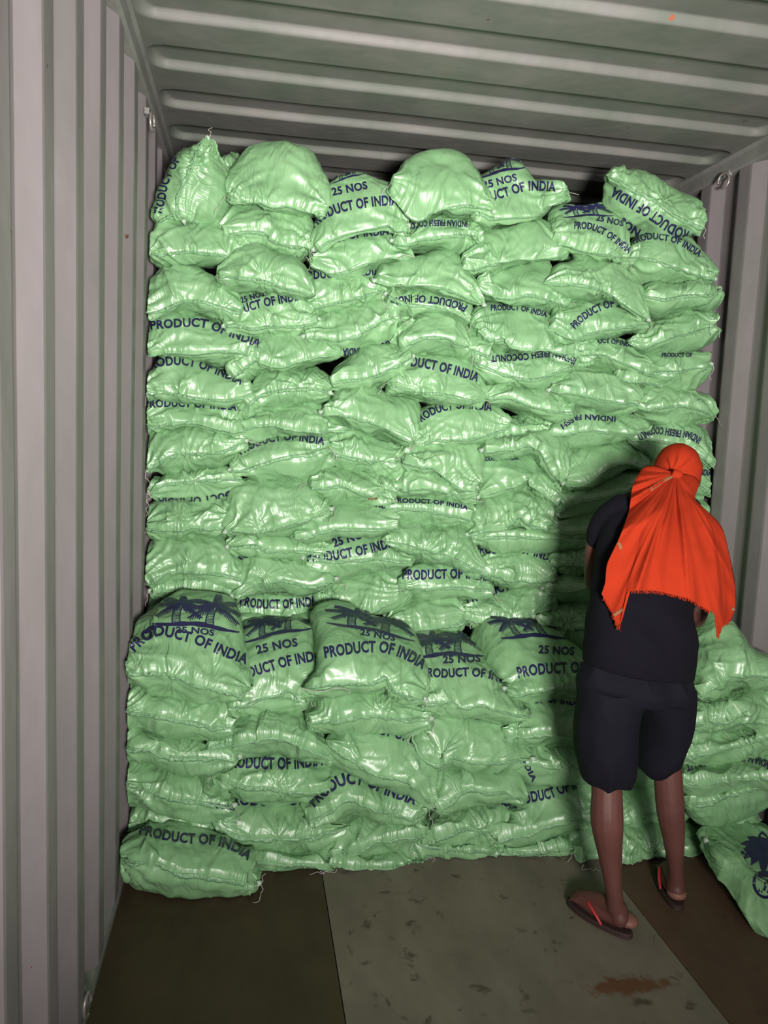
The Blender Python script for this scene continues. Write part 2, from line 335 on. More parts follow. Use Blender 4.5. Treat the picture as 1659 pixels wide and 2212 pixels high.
# ------------------------------------------------------------------ sacks
def parse(s):
    if not s.strip(): return np.zeros((0, 3))
    out = []
    for t in s.split():
        v = [float(q) for q in t.split(',')]
        out.append(v if len(v) == 3 else v+[np.nan])
    return np.array(out)
NC, NT, NBt, NBk = 150, 44, 24, 10
SACKS = {}
def build_sack(key, y, D, lt, L, T, R, S, U, seed, label, group, lb=0.0, hem=True, lump=1.0, mat=None):
    rnd = random.Random(seed); D = D*1.18
    Lp, Rp = parse(L), parse(R)
    tp, sp, bp = [np.vstack([Lp, parse(q), Rp]) for q in (T, S, U)]
    custom = not np.isnan(tp[:, 2]).all()
    if not custom:
        for q in (tp, sp, bp): q[:, 2] = 0
    tp, sp, bp = catmull(tp, NC), catmull(sp, NC), catmull(bp, NC)
    s = np.linspace(0, 1, NC); e = np.clip(np.sin(pi*s), 0, 1)**.6
    ye = y+D*.22; cu = rnd.uniform(.02, .20)
    if custom: yT, yS, yB = tp[:, 2], sp[:, 2], bp[:, 2]
    else:
        yT = ye+(y+D+lt-ye)*e; yS = ye+(y-ye)*e; yB = ye+(y+D*1.15+lb-ye)*e
    T3, S3, B3 = unproj(tp[:, :2], yT), unproj(sp[:, :2], yS), unproj(bp[:, :2], yB)
    rows = []
    ph = np.linspace(0, pi/2, NT)[:, None, None]
    a = 1-np.cos(ph); d = (1-cu)*np.sin(ph)**.9+cu*(ph/(pi/2))**3.2
    wv = np.array([1, 0, 1.0])*a+np.array([0, 1.0, 0])*d
    rows.append(T3[None]*(1-wv)+S3[None]*wv)
    ph = np.linspace(pi/2, 0, NBt)[1:, None, None]
    a = 1-np.cos(ph); d = (1-cu)*np.sin(ph)+cu*(ph/(pi/2))**3.2
    wv = np.array([1, 0, 1.0])*a+np.array([0, 1.0, 0])*d
    rows.append(B3[None]*(1-wv)+S3[None]*wv)
    th = np.linspace(0, pi, NBk+2)[1:-1, None, None]
    base = B3[None]*(1+np.cos(th))/2+T3[None]*(1-np.cos(th))/2
    base = base+np.array([0, 1.0, 0])*(.06*np.sin(th)*e[None, :, None])
    rows.append(base)
    G = np.vstack(rows); nr = len(G)
    # ---- wrinkles, displaced along the surface normal
    du = np.gradient(G, axis=1); dv = np.roll(G, -1, 0)-np.roll(G, 1, 0)
    n = np.cross(du, dv); n /= np.linalg.norm(n, axis=-1)[..., None]+1e-9
    c = G.mean((0, 1))
    if ((n*(G-c)).sum(-1)).mean() < 0: n = -n
    nf = NT+NBt-1
    q = np.zeros(nr); q[:NT] = np.linspace(0, 1, NT); q[NT:nf] = np.linspace(1, 0, NBt)[1:]
    q = q[:, None]*np.ones(NC)
    width = np.linalg.norm(S3[-1]-S3[0]); Sg = np.broadcast_to(s, (nr, NC))
    off = rnd.random()*50
    Pn = G+np.array([off, off*.7, -off])
    h = lump*.013*noise(Pn/.11, seed)
    wob = .05*noise(Pn/.11, seed+2)
    kf = width*rnd.uniform(26, 36)
    r1 = ridge(noise1((Sg+wob)*kf, seed+3)); r2 = ridge(noise1((Sg+wob*1.4)*kf*.38, seed+4, 3.3))
    msk = np.clip(.5+1.1*noise(Pn/.12, seed+9), 0, 1.2)
    topm = (np.arange(nr) < NT)[:, None]
    h = h+(.0062*r1*msk+.0115*r2)*np.where(topm, q**1.2, .8*q)
    # folds fanning from ears and from pinches in the seam
    cen = [(G[NT-1, 0], 1.0, .15), (G[NT-1, -1], 1.0, .15)]
    for _ in range(rnd.choice((0, 1, 1, 2))): cen.append((G[NT-1+rnd.randint(-3, 3), int(NC*rnd.uniform(.15, .85))], rnd.uniform(.5, .9), rnd.uniform(.05, .10)))
    for k, (c0, am, rc) in enumerate(cen):
        v = G-c0; rr = np.linalg.norm(v, axis=-1); ang = np.arctan2(v[..., 2], v[..., 0])
        wa = ang+.5*noise(Pn/.12, seed+60+k)
        fr = noise(np.stack([np.cos(wa)*3.4, np.sin(wa)*3.4, rr*1.5+k], -1), seed+20+k)
        f2 = noise(np.stack([np.cos(wa)*8, np.sin(wa)*8, rr*2+k], -1), seed+30+k)
        h = h+am*(.014*ridge(fr)+.0035*ridge(f2))*np.exp(-rr/rc)*np.clip(rr/.02, 0, 1)
    # taut straight creases, bunched where the cloth is pulled
    PX, PZ = G[..., 0], G[..., 2]
    for _ in range(rnd.choice((4, 5, 6, 8))):
        if rnd.random() < .3: j = rnd.choice((2, NC-3)); a0 = (0.5 if j < 9 else pi-.5)+rnd.uniform(-.5, .4)
        else: j = int(NC*rnd.uniform(.08, .92)); a0 = pi/2+rnd.uniform(-.8, .8)
        i0 = NT-1-rnd.choice((0, 0, 0, 3, 8, 14)); o0 = G[i0, j]
        for q_ in range(rnd.choice((2, 3, 4, 5))):
            aa = a0+rnd.uniform(-.55, .55); L_ = rnd.uniform(.05, .17); wd = rnd.uniform(.0035, .010); am = rnd.uniform(.6, 1.3)*wd*rnd.choice((1, 1, 1, -.7))
            dx, dz = PX-o0[0]-rnd.uniform(-.012, .012), PZ-o0[2]-rnd.uniform(-.004, .004)
            t_ = (dx*cos(aa)+dz*sin(aa))/L_; dd = -dx*sin(aa)+dz*cos(aa)+.35*L_*rnd.uniform(-.3, .3)*t_*t_
            h = h+am*np.exp(-np.abs(dd)/(wd*(.5+np.clip(t_, 0, 1))))*np.clip(t_/.12, 0, 1)*np.clip((1-t_)/.6, 0, 1)
    # large soft dents and a few sharp creases
    St = Pn*np.array([1, .8, 1.4])
    h = h+.0060*ridge(noise(St/.13+.9*noise(Pn/.15, seed+6)[..., None], seed+7))
    cr = rnd.choice((.6, 1, 1.6, 2.4))
    h = h+.0013*cr*ridge(noise(St/.04+.9*noise(Pn/.08, seed+8)[..., None], seed+10))
    endw = np.clip(np.minimum(Sg, 1-Sg)/.06, .15, 1)
    G = G+n*(h*endw)[..., None]
    # tuck at the seam line
    for dr, am in ((0, .0), (1, -.004), (-1, -.002)):
        G[NT-1+dr] += n[NT-1+dr]*am
    X = G[..., 0]; G[..., 0] = np.clip(X, .004+.0*X, W-.004); G[..., 2] = np.maximum(G[..., 2], .003+.001*np.sin(X*40))
    V = G.reshape(-1, 3); Fc = gridfaces(nr, NC, wrapr=True)
    root = tag(empty('coconut_sack', (c[0], c[1], max(.0, G[..., 2].min()))), label, 'sack', group)
    shell = mesh_obj('sack_body', V, Fc, mat or M_SACK, root)
    vv = np.cumsum(np.r_[0, np.linalg.norm(np.diff(G[:, NC//2], axis=0), axis=1)])
    UV = np.stack([np.broadcast_to(s*width+seed, (nr, NC)), np.broadcast_to(vv[:, None]+seed*.37, (nr, NC))], -1).reshape(-1, 2)
    ul = shell.data.uv_layers.new(name='cloth'); vi = np.empty(len(shell.data.loops), int); shell.data.loops.foreach_get('vertex_index', vi)
    ul.data.foreach_set('uv', UV[vi].ravel())
    if (np.einsum('ij,ij->i', np.array([shell.data.polygons[i].normal for i in range(0, len(shell.data.polygons), 97)]),
                  np.array([shell.data.polygons[i].center for i in range(0, len(shell.data.polygons), 97)])-V.mean(0))).mean() < 0:
        shell.data.flip_normals()
    bvh = BVHTree.FromPolygons([tuple(v) for v in V], [tuple(map(int, f)) for f in Fc])
    # ---- folded hem with chain stitch along the sewn mouth
    if hem:
        i0, i1 = int(NC*.03), int(NC*.97); idx = np.arange(i0, i1)
        row = G[NT-1:nf]; seg = np.linalg.norm(np.diff(row, axis=0), axis=-1); cum = np.vstack([np.zeros(NC), np.cumsum(seg, 0)])
        def down(i, dist):
            dist = min(dist, cum[-1, i]*.7); k = min(np.searchsorted(cum[:, i], dist), len(cum)-1); k = max(k, 1)
            t = (dist-cum[k-1, i])/max(1e-6, cum[k, i]-cum[k-1, i]); return row[k-1, i]*(1-t)+row[k, i]*t
        hw = .018*(1+.3*noise1(idx*.11, seed+40)); nn = n[NT-1, idx]; ss = s[idx]
        tap = np.clip(np.minimum(ss-.02, .98-ss)/.06, .25, 1)
        A = G[NT-1, idx]+nn*.004
        Bm = np.array([down(i, w_*t_) for i, w_, t_ in zip(idx, hw, tap)])
        fl = (.005+.004*noise1(idx*.33, seed+41)+.003*noise1(idx*.9, seed+42))*tap
        mid = (A+Bm)/2+nn*(fl*.8+.002)[:, None]; lo = Bm+nn*(fl+.0015)[:, None]; lo2 = Bm-nn*.004; A2 = A-nn*.008
        H = np.stack([A, mid, lo, lo2, A2], 1); k = 5
        Vh = H.reshape(-1, 3); Fh = [list(f) for f in gridfaces(len(idx), k, wrapc=True)]+[list(range(k)), [len(Vh)-1-i for i in range(k)]]
        mesh_obj('stitched_hem', Vh, Fh, M_HEM, root)
        # chain stitch
        m_ = 3*len(idx); qs = np.linspace(0, len(idx)-1, m_)
        mm = np.stack([np.interp(qs, np.arange(len(idx)), (A*.45+mid*.55)[:, j]+nn[:, j]*.0014) for j in range(3)], 1)
        dirn = np.stack([np.interp(qs, np.arange(len(idx)), (Bm-A)[:, j]) for j in range(3)], 1)
        z = np.where(np.arange(m_) % 2 == 0, 1, -1)[:, None]
        Vt, Ft = tube_geo(mm+dirn*.10*z, .0010, 4); mesh_obj('chain_stitch', Vt, Ft, M_THREAD, root)
    # milky folded tips and thread tails at the ears
    for side in (0, -1):
        if rnd.random() < .38:
            p0 = G[NT-1, side]; sg = -1 if side == 0 else 1
            tail = [p0+np.array([0, -.004, 0])]; v = np.array([sg*.5, -.5, -1.0]); nst = rnd.randint(9, 20)
            for k in range(nst):
                v = v+np.array([rnd.uniform(-.8, .8), rnd.uniform(-.5, .4), rnd.uniform(-.7, .45)]); v /= np.linalg.norm(v)
                tail.append(tail[-1]+v*.0048)
            tail = np.array(tail); tail[:, 0] = np.clip(tail[:, 0], .003, W-.003); tail[:, 1] = np.minimum(tail[:, 1], p0[1]+.01); tail[:, 2] = np.maximum(tail[:, 2], .003)
            Vt, Ft = tube_geo(tail, .0010, 5); mesh_obj('loose_thread', Vt, Ft, M_EAR, root)
        if rnd.random() < .3:
            p0 = G[NT-1, side]; p1 = G[NT-1, 3 if side == 0 else -4]; dd = p0-p1; dd /= np.linalg.norm(dd)+1e-9
            Vt, Ft = tube_geo(np.array([p1-dd*.004, p0, p0+dd*.010, p0+dd*.017]), np.array([.010, .008, .0055, .002]), 7)
            Vt = np.asarray(Vt); Vt[:, 0] = np.clip(Vt[:, 0], .003, W-.003); Vt[:, 1] += .003*np.sin(np.arange(len(Vt))*2.1)
            mesh_obj('folded_corner', Vt, Ft, M_TIP, root)
    SACKS[key] = (root, bvh, shell)
    return root

UP, LO, RT = 'sacks in the tall rear stack', 'sacks in the low front stack', 'sacks piled by the right wall'
# key|front y|bulge|lean|left corner|upper edge|right corner|sewn mouth|lower edge
DATA = """
u1_1|3.03|.13|0|450,297|478,338 499,395 497,450 470,474|398,480|428,345 410,390 388,440|428,322 393,340 362,393 345,440 344,472
u1_2|3.08|.10|0|338,483|348,440 380,436 405,452|432,480|365,464 392,464|368,488 400,484
u1_3|3.04|.13|0|320,551|338,500 360,478 430,476 490,480 520,508|549,538|350,548 400,541 450,544 490,551 520,548|333,568 375,580 430,578 465,582 500,574 530,560
u1_4|3.04|.13|0|314,668|318,624 340,588 383,573 419,576 463,604 502,628|524,679|340,672 390,651 430,648 480,662|354,684 387,674 430,680 463,697 506,695
u1_5|3.04|.13|0|314,765|322,714 336,680 383,672 445,690 499,718 535,736|568,754|365,757 427,760 474,755 517,757 546,762|365,770 434,779 474,790 506,790 548,770
u1_6|3.03|.13|0|313,845|318,815 336,795 358,765 408,764 452,784 488,810 531,830|553,841|322,853 372,848 427,857 481,861 517,855|318,864 358,872 427,873 477,875 520,866
u1_7|3.04|.13|0|313,913|313,884 322,868 408,864 481,868 515,888|527,913|335,918 372,910 434,909 466,916 506,923|322,934 390,926 445,922 488,930 513,928
u1_8|3.04|.13|0|313,1016|316,967 338,932 408,918 481,925 522,940|534,951|330,1003 372,982 427,975 481,970 516,956|343,1020 390,1024 452,1016 502,997 526,978
u1_9|3.06|.12|0|318,1065|326,1043 354,1026 408,1014 474,1010 505,1020|530,1040|361,1043 419,1037 455,1033 502,1030|354,1078 408,1080 463,1074 505,1058
u1_10|3.05|.13|0|312,1137|312,1111 330,1084 365,1076 445,1074 492,1072|501,1112|336,1138 372,1137 427,1133 474,1136|322,1157 343,1164 380,1152 427,1152 463,1153 491,1146
u1_11|3.03|.14|0|311,1262|314,1198 336,1163 372,1146 427,1146 477,1152 505,1190 519,1227|536,1257|336,1242 372,1233 427,1227 463,1234 502,1243|336,1256 372,1254 427,1252 463,1262 505,1268
u1_12|3.06|.11|0|322,1275|345,1245 400,1238 460,1240|512,1282|370,1268 420,1266 470,1270|345,1296 390,1306 450,1304 490,1298
u1_13|3.10|.12|0|313,1330|320,1296 345,1276 390,1288 450,1290 495,1296|520,1330|360,1338 430,1338|345,1360 420,1366 480,1355
u2_0|3.24|.10|0|480,385|490,352 520,345|560,380|500,384 530,384|500,410 540,410
u2_1|3.02|.15|0|488,424|494,393 508,353 536,318 582,311 628,311 664,330 693,362 707,392 709,435|707,460|512,438 545,436 568,438 590,447 618,444 662,457 692,462|520,444 552,452 589,464 625,474 662,472 690,467
u2_2|3.06|.13|0|477,505|486,465 502,445 553,432 600,440 650,462 680,490|682,538|502,505 535,498 571,501 597,519 625,527 662,531|488,545 530,560 575,556 607,562 633,565 662,551
u2_3|3.00|.13|0|466,596|486,575 512,547 550,524 575,534 607,554 644,567 671,604|682,640|495,597 535,600 575,606 607,617 644,625 664,633|486,626 517,634 560,637 590,633 618,636 656,645
u2_4|3.07|.12|0|481,705|500,660 517,634 560,628 625,630 664,648 680,675|690,688|510,698 545,706 580,702 640,702 670,696|495,720 531,728 582,722 625,728 658,716
u2_5|3.05|.13|0|494,816|502,792 528,750 553,730 589,718 647,721 702,730 738,756|742,769|517,795 553,773 600,787 636,779 680,768 712,765|517,822 553,815 589,802 625,808 662,797 700,780
u2_6|3.04|.13|0|512,892|519,862 548,830 571,803 607,795 654,800 683,795 712,818|716,850|528,877 553,855 589,841 625,837 662,835 698,840|529,898 553,902 582,880 625,880 662,873 694,866
u2_7|3.05|.13|0|509,926|531,904 568,880 618,872 662,866 691,872 718,900|757,928|540,919 571,913 607,917 662,926 708,928|524,945 553,962 607,950 644,946 691,952 727,940
u2_8|3.03|.14|0|494,1015|515,982 553,955 607,938 662,940 695,955|718,966|520,1014 553,1004 607,985 662,978 700,968|520,1030 560,1044 607,1044 662,1052 700,1026 717,1000
u2_9|3.00|.14|0|484,1150|493,1075 513,1044 571,1036 662,1038 684,1070 702,1085|718,1098|502,1141 535,1145 568,1144 607,1133 662,1118 700,1105|502,1153 560,1154 600,1156 636,1147 691,1129
u2_10|3.05|.13|0|489,1181|496,1155 535,1143 615,1146 662,1158 700,1170|717,1188|517,1176 553,1173 589,1186 644,1187 691,1191|497,1192 535,1196 571,1200 600,1210 644,1204 691,1203
u2_11|3.03|.13|0|498,1288|498,1250 502,1212 524,1195 560,1190 607,1200 662,1214 692,1238|729,1249|524,1275 553,1263 597,1249 625,1252 662,1260 704,1253|524,1288 571,1271 615,1265 647,1281 695,1266
u2_12|3.09|.13|.03|500,1322|514,1290 550,1268 589,1258 640,1256 678,1274|698,1312|550,1330 600,1332 660,1326|530,1345 600,1352 660,1342
u2_13|3.05|.10|0|505,1338|540,1318 580,1328 620,1334 650,1320 690,1310|706,1325|560,1348 610,1350 660,1340|550,1375 600,1380 660,1370
u3_1|3.03|.14|0|675,540|678,475 696,417 725,388 760,379 806,386 842,408 866,438|884,486|709,520 752,505 806,494 835,488 850,500 871,499|700,538 752,515 806,505 835,503 857,512 879,503
u3_2|3.06|.13|0|667,558|681,536 720,512 752,502 806,496 838,516 858,542|899,558|684,578 716,590 752,583 785,570 815,562 855,556|672,580 694,595 714,616 734,618 767,609 788,592 817,588 846,570
u3_3|3.08|.13|0|660,660|665,598 682,584 720,580 770,596 810,585 842,602|840,634|685,661 716,653 770,639 821,627|683,686 716,686 752,672 795,664 835,656
u3_4|3.05|.13|0|653,726|672,692 703,678 752,663 806,656 845,656|863,681|682,722 734,729 770,721 806,700 842,685|691,739 734,764 756,769 795,753 824,750 856,722
u3_5|3.04|.13|0|710,827|716,808 738,788 763,768 795,747 842,750|894,769|741,817 777,816 817,805 853,787 879,773|727,840 763,844 806,838 842,827 872,806
u3_6|3.01|.14|0|691,889|719,868 732,846 770,832 806,838 850,856 890,862 904,890|896,955|727,892 770,899 806,910 842,928 878,946|716,905 752,931 781,941 814,938 850,952 879,962
u3_7|3.05|.13|0|707,964|726,944 748,928 781,936 817,938 856,956|876,985|734,978 770,987 806,993 852,996|715,1006 734,1022 770,1029 824,1038 860,1022
u3_8|3.03|.12|0|664,1043|682,1023 716,1011 770,1021 817,1028 850,1022|856,1074|698,1049 734,1044 770,1058 806,1066 836,1056|682,1072 723,1090 763,1091 806,1094 842,1093
u3_9|3.02|.12|0|626,1159|645,1137 682,1108 727,1088 770,1084 821,1093 852,1118|866,1133|662,1155 694,1144 727,1137 770,1137 824,1138|647,1167 691,1162 727,1149 770,1152 821,1154
u3_10|3.05|.13|.02|653,1205|690,1178 712,1153 768,1142 821,1144 845,1165|898,1209|680,1202 716,1209 770,1207 824,1202 864,1207|670,1234 698,1252 734,1251 781,1236 842,1222
u3_11|3.06|.14|0|676,1284|688,1265 727,1246 781,1228 817,1212 855,1212 872,1238|894,1270|702,1300 734,1314 781,1321 824,1303 870,1285|690,1309 734,1328 781,1334 824,1318 870,1300
u4_1|3.01|.15|0|842,395|861,366 895,342 964,329 995,339 1019,365 1034,395 1054,430|1069,458|875,462 905,478 935,462 969,447 1007,443 1042,449|856,425 874,461 892,494 925,468 945,467 969,481 998,479 1024,466
u4_2|3.05|.13|0|845,518|868,496 906,478 949,476 1007,484 1030,500|1044,530|872,527 911,513 954,507 993,504 1024,508|857,545 896,549 949,554 978,561 1005,545
u4_3|3.02|.13|0|806,605|829,582 863,562 945,545 978,553 1009,582 1034,622|1048,659|839,616 877,616 925,616 964,623 1007,642 1036,654|829,618 877,634 921,638 983,650 1014,658
u4_4|3.07|.12|0|832,634|868,628 906,628 969,638 1009,655|1021,701|860,648 896,657 945,662 985,678|846,668 872,684 945,685 990,704
u4_45|3.12|.12|0|838,748|850,700 880,670 920,665|960,700|870,735 910,720|860,762 920,760
u4_5|3.04|.14|0|861,752|880,713 897,678 918,668 954,678 995,702 1020,727|1061,764|896,730 935,724 969,729 1007,748 1044,760|874,762 921,766 959,775 1007,781 1044,773
u4_6|3.03|.14|0|835,827|862,800 882,774 896,766 945,768 1007,778 1034,809 1044,838|1049,867|858,834 896,845 945,847 983,854 1027,865|845,848 887,862 925,872 969,878 1017,872
u4_7|3.05|.13|0|888,962|900,923 906,892 945,872 993,866 1051,876 1087,900|1102,921|911,955 945,947 993,947 1031,942 1072,930|896,967 935,964 978,971 1027,961 1072,941
u4_8|3.02|.12|0|866,988|880,969 911,964 954,956 1003,953 1031,962 1038,996|1031,1052|896,1000 935,1005 959,1029 995,1052|877,1009 916,1020 949,1025 969,1053 1003,1078
u4_9|3.05|.12|0|842,1050|852,1032 877,1007 921,1010 959,1024 982,1048 1010,1062|1033,1074|872,1050 921,1049 954,1056 985,1065|847,1062 877,1073 921,1081 969,1086 1014,1088
u4_10|3.05|.12|0|821,1097|848,1078 880,1070 921,1075 969,1081 1007,1090|1017,1117|848,1095 896,1094 945,1099 993,1109|834,1112 872,1130 921,1130 959,1137 1003,1133
u4_11|3.02|.14|0|821,1165|842,1142 872,1122 925,1129 983,1131 1010,1156 1030,1192|1043,1233|853,1170 887,1176 935,1188 983,1203 1024,1226|842,1180 872,1197 921,1208 969,1222 1017,1238
u4_12|3.04|.13|0|857,1262|866,1227 885,1208 945,1208 993,1216 1034,1238|1067,1271|882,1267 925,1270 969,1266 1017,1268|870,1279 906,1296 959,1290 1007,1291 1044,1283
u4_13|3.05|.13|0|836,1345|830,1318 863,1290 911,1284 959,1284 996,1296|1008,1330|885,1356 934,1350 978,1345|850,1368 900,1384 950,1380 990,1360
u5_1|3.04|.14|0|1016,468|1025,392 1060,371 1099,351 1125,370 1140,391 1176,398 1212,407|1230,416|1041,460 1070,469 1109,469 1152,466 1186,446 1212,432|1018,492 1041,505 1058,492 1113,485 1157,477 1186,453 1217,436
u5_2|3.03|.14|0|994,564|1005,536 1041,508 1089,494 1147,478 1183,488 1204,510 1220,535|1230,544|1017,580 1051,570 1089,565 1138,560 1186,556 1215,549|1006,584 1027,595 1070,593 1113,579 1166,563 1215,558
u5_3|3.06|.13|0|1026,614|1041,592 1084,581 1138,568 1173,567 1185,590 1196,612|1236,653|1060,636 1099,642 1138,633 1186,647 1214,655|1035,640 1070,654 1113,669 1162,673 1212,670
u5_4|3.03|.14|0|1015,701|1031,664 1070,655 1138,665 1180,684 1205,710 1218,734|1243,763|1036,705 1056,730 1089,729 1109,750 1157,753 1217,758|1034,736 1068,765 1099,753 1128,763 1166,764 1226,768
u5_5|3.05|.12|0|1021,778|1051,766 1089,768 1133,758 1186,756 1232,758|1248,790|1051,792 1089,806 1138,816 1176,811 1221,793|1031,814 1060,830 1113,837 1162,842 1210,825 1241,808
u5_6|3.04|.13|0|1044,858|1051,834 1080,828 1138,828 1183,832 1206,860|1241,888|1070,857 1109,858 1147,873 1197,885|1060,872 1109,889 1157,903 1200,915 1231,902
u5_65|3.09|.12|0|1036,950|1080,908 1140,900 1192,906|1206,932|1090,934 1150,928|1075,962 1160,960
u5_7|3.02|.13|0|1038,972|1058,950 1109,940 1162,925 1185,925 1214,952 1225,996|1213,1046|1080,968 1110,964 1138,957 1166,971 1188,1010 1206,1030|1050,984 1099,990 1138,985 1157,1004 1176,1028 1203,1042
u5_8|3.05|.13|0|1030,1074|1033,1010 1046,984 1089,988 1142,982 1170,1013 1198,1047|1213,1088|1060,1058 1099,1049 1138,1029 1152,1049 1188,1074|1041,1073 1080,1071 1128,1057 1147,1067 1176,1081
u5_9|3.03|.13|0|1006,1156|1014,1106 1038,1075 1089,1061 1118,1050 1142,1060 1180,1081 1199,1110|1211,1141|1041,1141 1084,1140 1118,1111 1147,1131 1188,1141|1031,1159 1080,1151 1118,1131 1152,1145 1190,1149
u5_10|3.05|.13|0|1009,1160|1038,1146 1089,1138 1138,1134 1190,1142 1230,1155|1272,1170|1065,1155 1128,1155 1186,1162 1234,1168|1030,1177 1080,1191 1138,1197 1200,1192 1245,1184
u5_11|3.06|.13|0|1027,1222|1030,1186 1070,1178 1138,1184 1184,1192 1192,1225|1204,1242|1060,1232 1099,1246 1147,1251 1188,1247|1041,1240 1075,1255 1128,1266 1186,1260
u5_12|3.06|.14|.02|993,1320|1005,1288 1051,1266 1099,1254 1157,1255 1186,1276|1206,1302|1030,1336 1080,1338 1140,1326 1182,1314|1010,1350 1050,1364 1110,1352 1185,1332
u6_1|3.03|.14|.02|1190,505|1184,468 1196,452 1234,447 1282,443 1304,457 1333,491 1354,530|1356,560|1215,520 1253,541 1282,546 1311,551 1340,558|1205,522 1226,545 1240,562 1282,567 1311,579 1340,588
u6_2|3.01|.14|0|1170,614|1184,592 1203,572 1258,562 1321,576 1357,596 1383,626 1390,655|1403,692|1210,613 1253,613 1292,623 1321,637 1340,652 1371,673|1184,638 1210,656 1248,654 1282,650 1321,670 1371,688
u6_3|3.05|.14|0|1186,690|1208,664 1248,647 1301,648 1348,673 1382,688|1402,697|1215,722 1238,729 1268,719 1306,710 1360,702|1206,722 1239,745 1282,740 1324,728 1378,718
u6_4|3.04|.12|0|1231,762|1251,745 1288,732 1318,738 1350,742 1374,772|1404,798|1259,762 1303,764 1332,776 1367,788|1259,782 1297,795 1323,806 1367,802
u6_45|3.08|.12|0|1208,745|1225,718 1260,735|1280,770|1228,748 1250,755|1225,790 1260,790
u6_5|3.02|.14|0|1184,842|1198,822 1244,790 1282,799 1330,813 1374,839|1383,869|1205,842 1258,851 1311,863 1361,868|1198,858 1210,884 1258,893 1311,901 1356,889
u6_55|3.07|.12|0|1325,805|1355,794 1390,798|1428,832|1350,812 1390,822|1340,824 1390,842
u6_6|3.04|.13|0|1180,934|1208,907 1258,885 1306,893 1356,900 1384,920|1412,933|1215,936 1258,928 1311,930 1362,935|1203,949 1219,972 1258,966 1311,956 1362,951
u6_7|3.04|.14|0|1213,1044|1217,981 1258,964 1311,951 1356,953 1384,979|1402,1009|1244,1045 1282,1029 1311,1008 1345,1000 1382,1008|1222,1062 1263,1053 1301,1034 1342,1015 1380,1016
u6_8|3.05|.14|0|1193,1107|1211,1066 1263,1050 1311,1030 1371,1020 1388,1032|1396,1050|1234,1083 1282,1077 1330,1063 1370,1054|1209,1118 1258,1115 1292,1107 1344,1092
u6_9|3.06|.13|0|1193,1142|1202,1118 1234,1108 1290,1100|1360,1130|1230,1148 1270,1146 1320,1140|1209,1172 1260,1174 1320,1165
u6_10|3.07|.13|0|1181,1206|1196,1182 1234,1172 1290,1164|1360,1195|1210,1216 1260,1216 1320,1205|1205,1238 1234,1241 1300,1230
u6_11|3.06|.13|0|1170,1270|1200,1240 1240,1234 1300,1228|1370,1255|1210,1272 1280,1266|1200,1292 1260,1296 1330,1285
u6_12|3.02|.16|.05|1150,1330|1186,1298 1240,1286 1300,1290|1380,1330|1210,1352 1280,1350|1185,1395 1250,1430 1330,1410
u7_1|3.03|.14|0|1308,378|1329,373 1356,377 1406,398 1444,414 1481,436 1502,460 1512,484|1521,494|1338,391 1370,413 1390,418 1423,438 1447,459 1479,476 1506,488|1308,400 1311,426 1307,450 1324,480 1340,505 1376,514 1420,520 1464,514 1496,504
u7_2|3.05|.14|0|1354,548|1372,517 1406,508 1459,512 1485,527 1506,555 1526,578|1546,602|1370,553 1406,557 1441,570 1464,578 1494,588 1525,595|1349,584 1363,610 1388,629 1423,632 1459,620 1494,621 1522,611
u7_3|3.03|.13|0|1386,636|1406,623 1453,618 1494,615 1523,623 1545,629|1556,623|1406,642 1430,645 1450,641 1479,636 1525,638|1386,672 1406,691 1435,680 1479,680 1517,678 1537,659
u7_4|3.04|.13|0|1354,736|1382,708 1412,691 1453,675 1509,674 1537,686|1544,701|1388,747 1412,738 1450,723 1479,720 1523,708|1363,750 1382,774 1412,771 1450,766 1482,761 1512,747 1532,727
u7_5|3.04|.13|0|1380,798|1391,773 1423,763 1464,762 1490,764 1514,780|1538,786|1406,800 1450,800 1488,795 1520,792|1386,820 1406,842 1429,852 1473,852 1500,829 1522,806
u7_6|3.04|.13|0|1367,871|1374,844 1403,839 1451,837 1487,848 1526,863|1547,900|1393,880 1427,875 1475,873 1514,883|1378,897 1412,925 1451,918 1494,915 1530,907
u7_7|3.04|.14|0|1357,948|1390,926 1436,911 1485,914 1517,940 1536,980|1548,1011|1398,947 1446,952 1485,962 1520,987|1378,985 1407,1014 1450,1012 1490,1004 1525,1006
u7_8|3.06|.13|0|1372,1040|1412,1006 1470,996 1520,1006|1542,1076|1430,1042 1500,1042|1420,1080 1480,1084 1520,1078
u7_9|3.06|.13|0|1378,1110|1410,1086 1470,1080 1515,1088|1540,1120|1430,1112 1500,1112|1410,1140 1470,1146 1515,1140
u7_10|3.06|.13|0|1378,1180|1410,1150 1470,1144 1515,1150|1540,1182|1430,1180 1500,1180|1410,1206 1470,1212 1515,1206
u7_11|3.06|.14|0|1372,1260|1410,1220 1470,1212 1515,1220|1542,1262|1430,1260 1500,1260|1410,1290 1470,1300 1515,1292
u7_12|3.06|.14|0|1372,1345|1410,1304 1470,1296 1515,1304|1545,1345|1430,1345 1500,1345|1410,1380 1470,1390 1515,1382
u7_13|3.06|.14|0|1372,1435|1410,1394 1470,1386 1515,1394|1548,1435|1430,1435 1500,1435|1410,1480 1470,1490 1515,1482
f1_1|2.58|.15|.22|264,1422|290,1382 306,1342 338,1318 367,1290 400,1276 451,1276 495,1290 518,1334 535,1403 545,1462|536,1492|300,1448 335,1446 367,1452 409,1467 451,1479 505,1490|280,1462 312,1481 345,1490 388,1492 430,1502 480,1504 520,1500
f1_2|2.66|.15|.20|481,1513|505,1475 524,1420 524,1357 540,1342 561,1338 620,1336 664,1340 690,1382 690,1440|670,1513|510,1522 544,1513 599,1500 624,1488 645,1508|502,1537 535,1538 578,1530 620,1526 660,1520
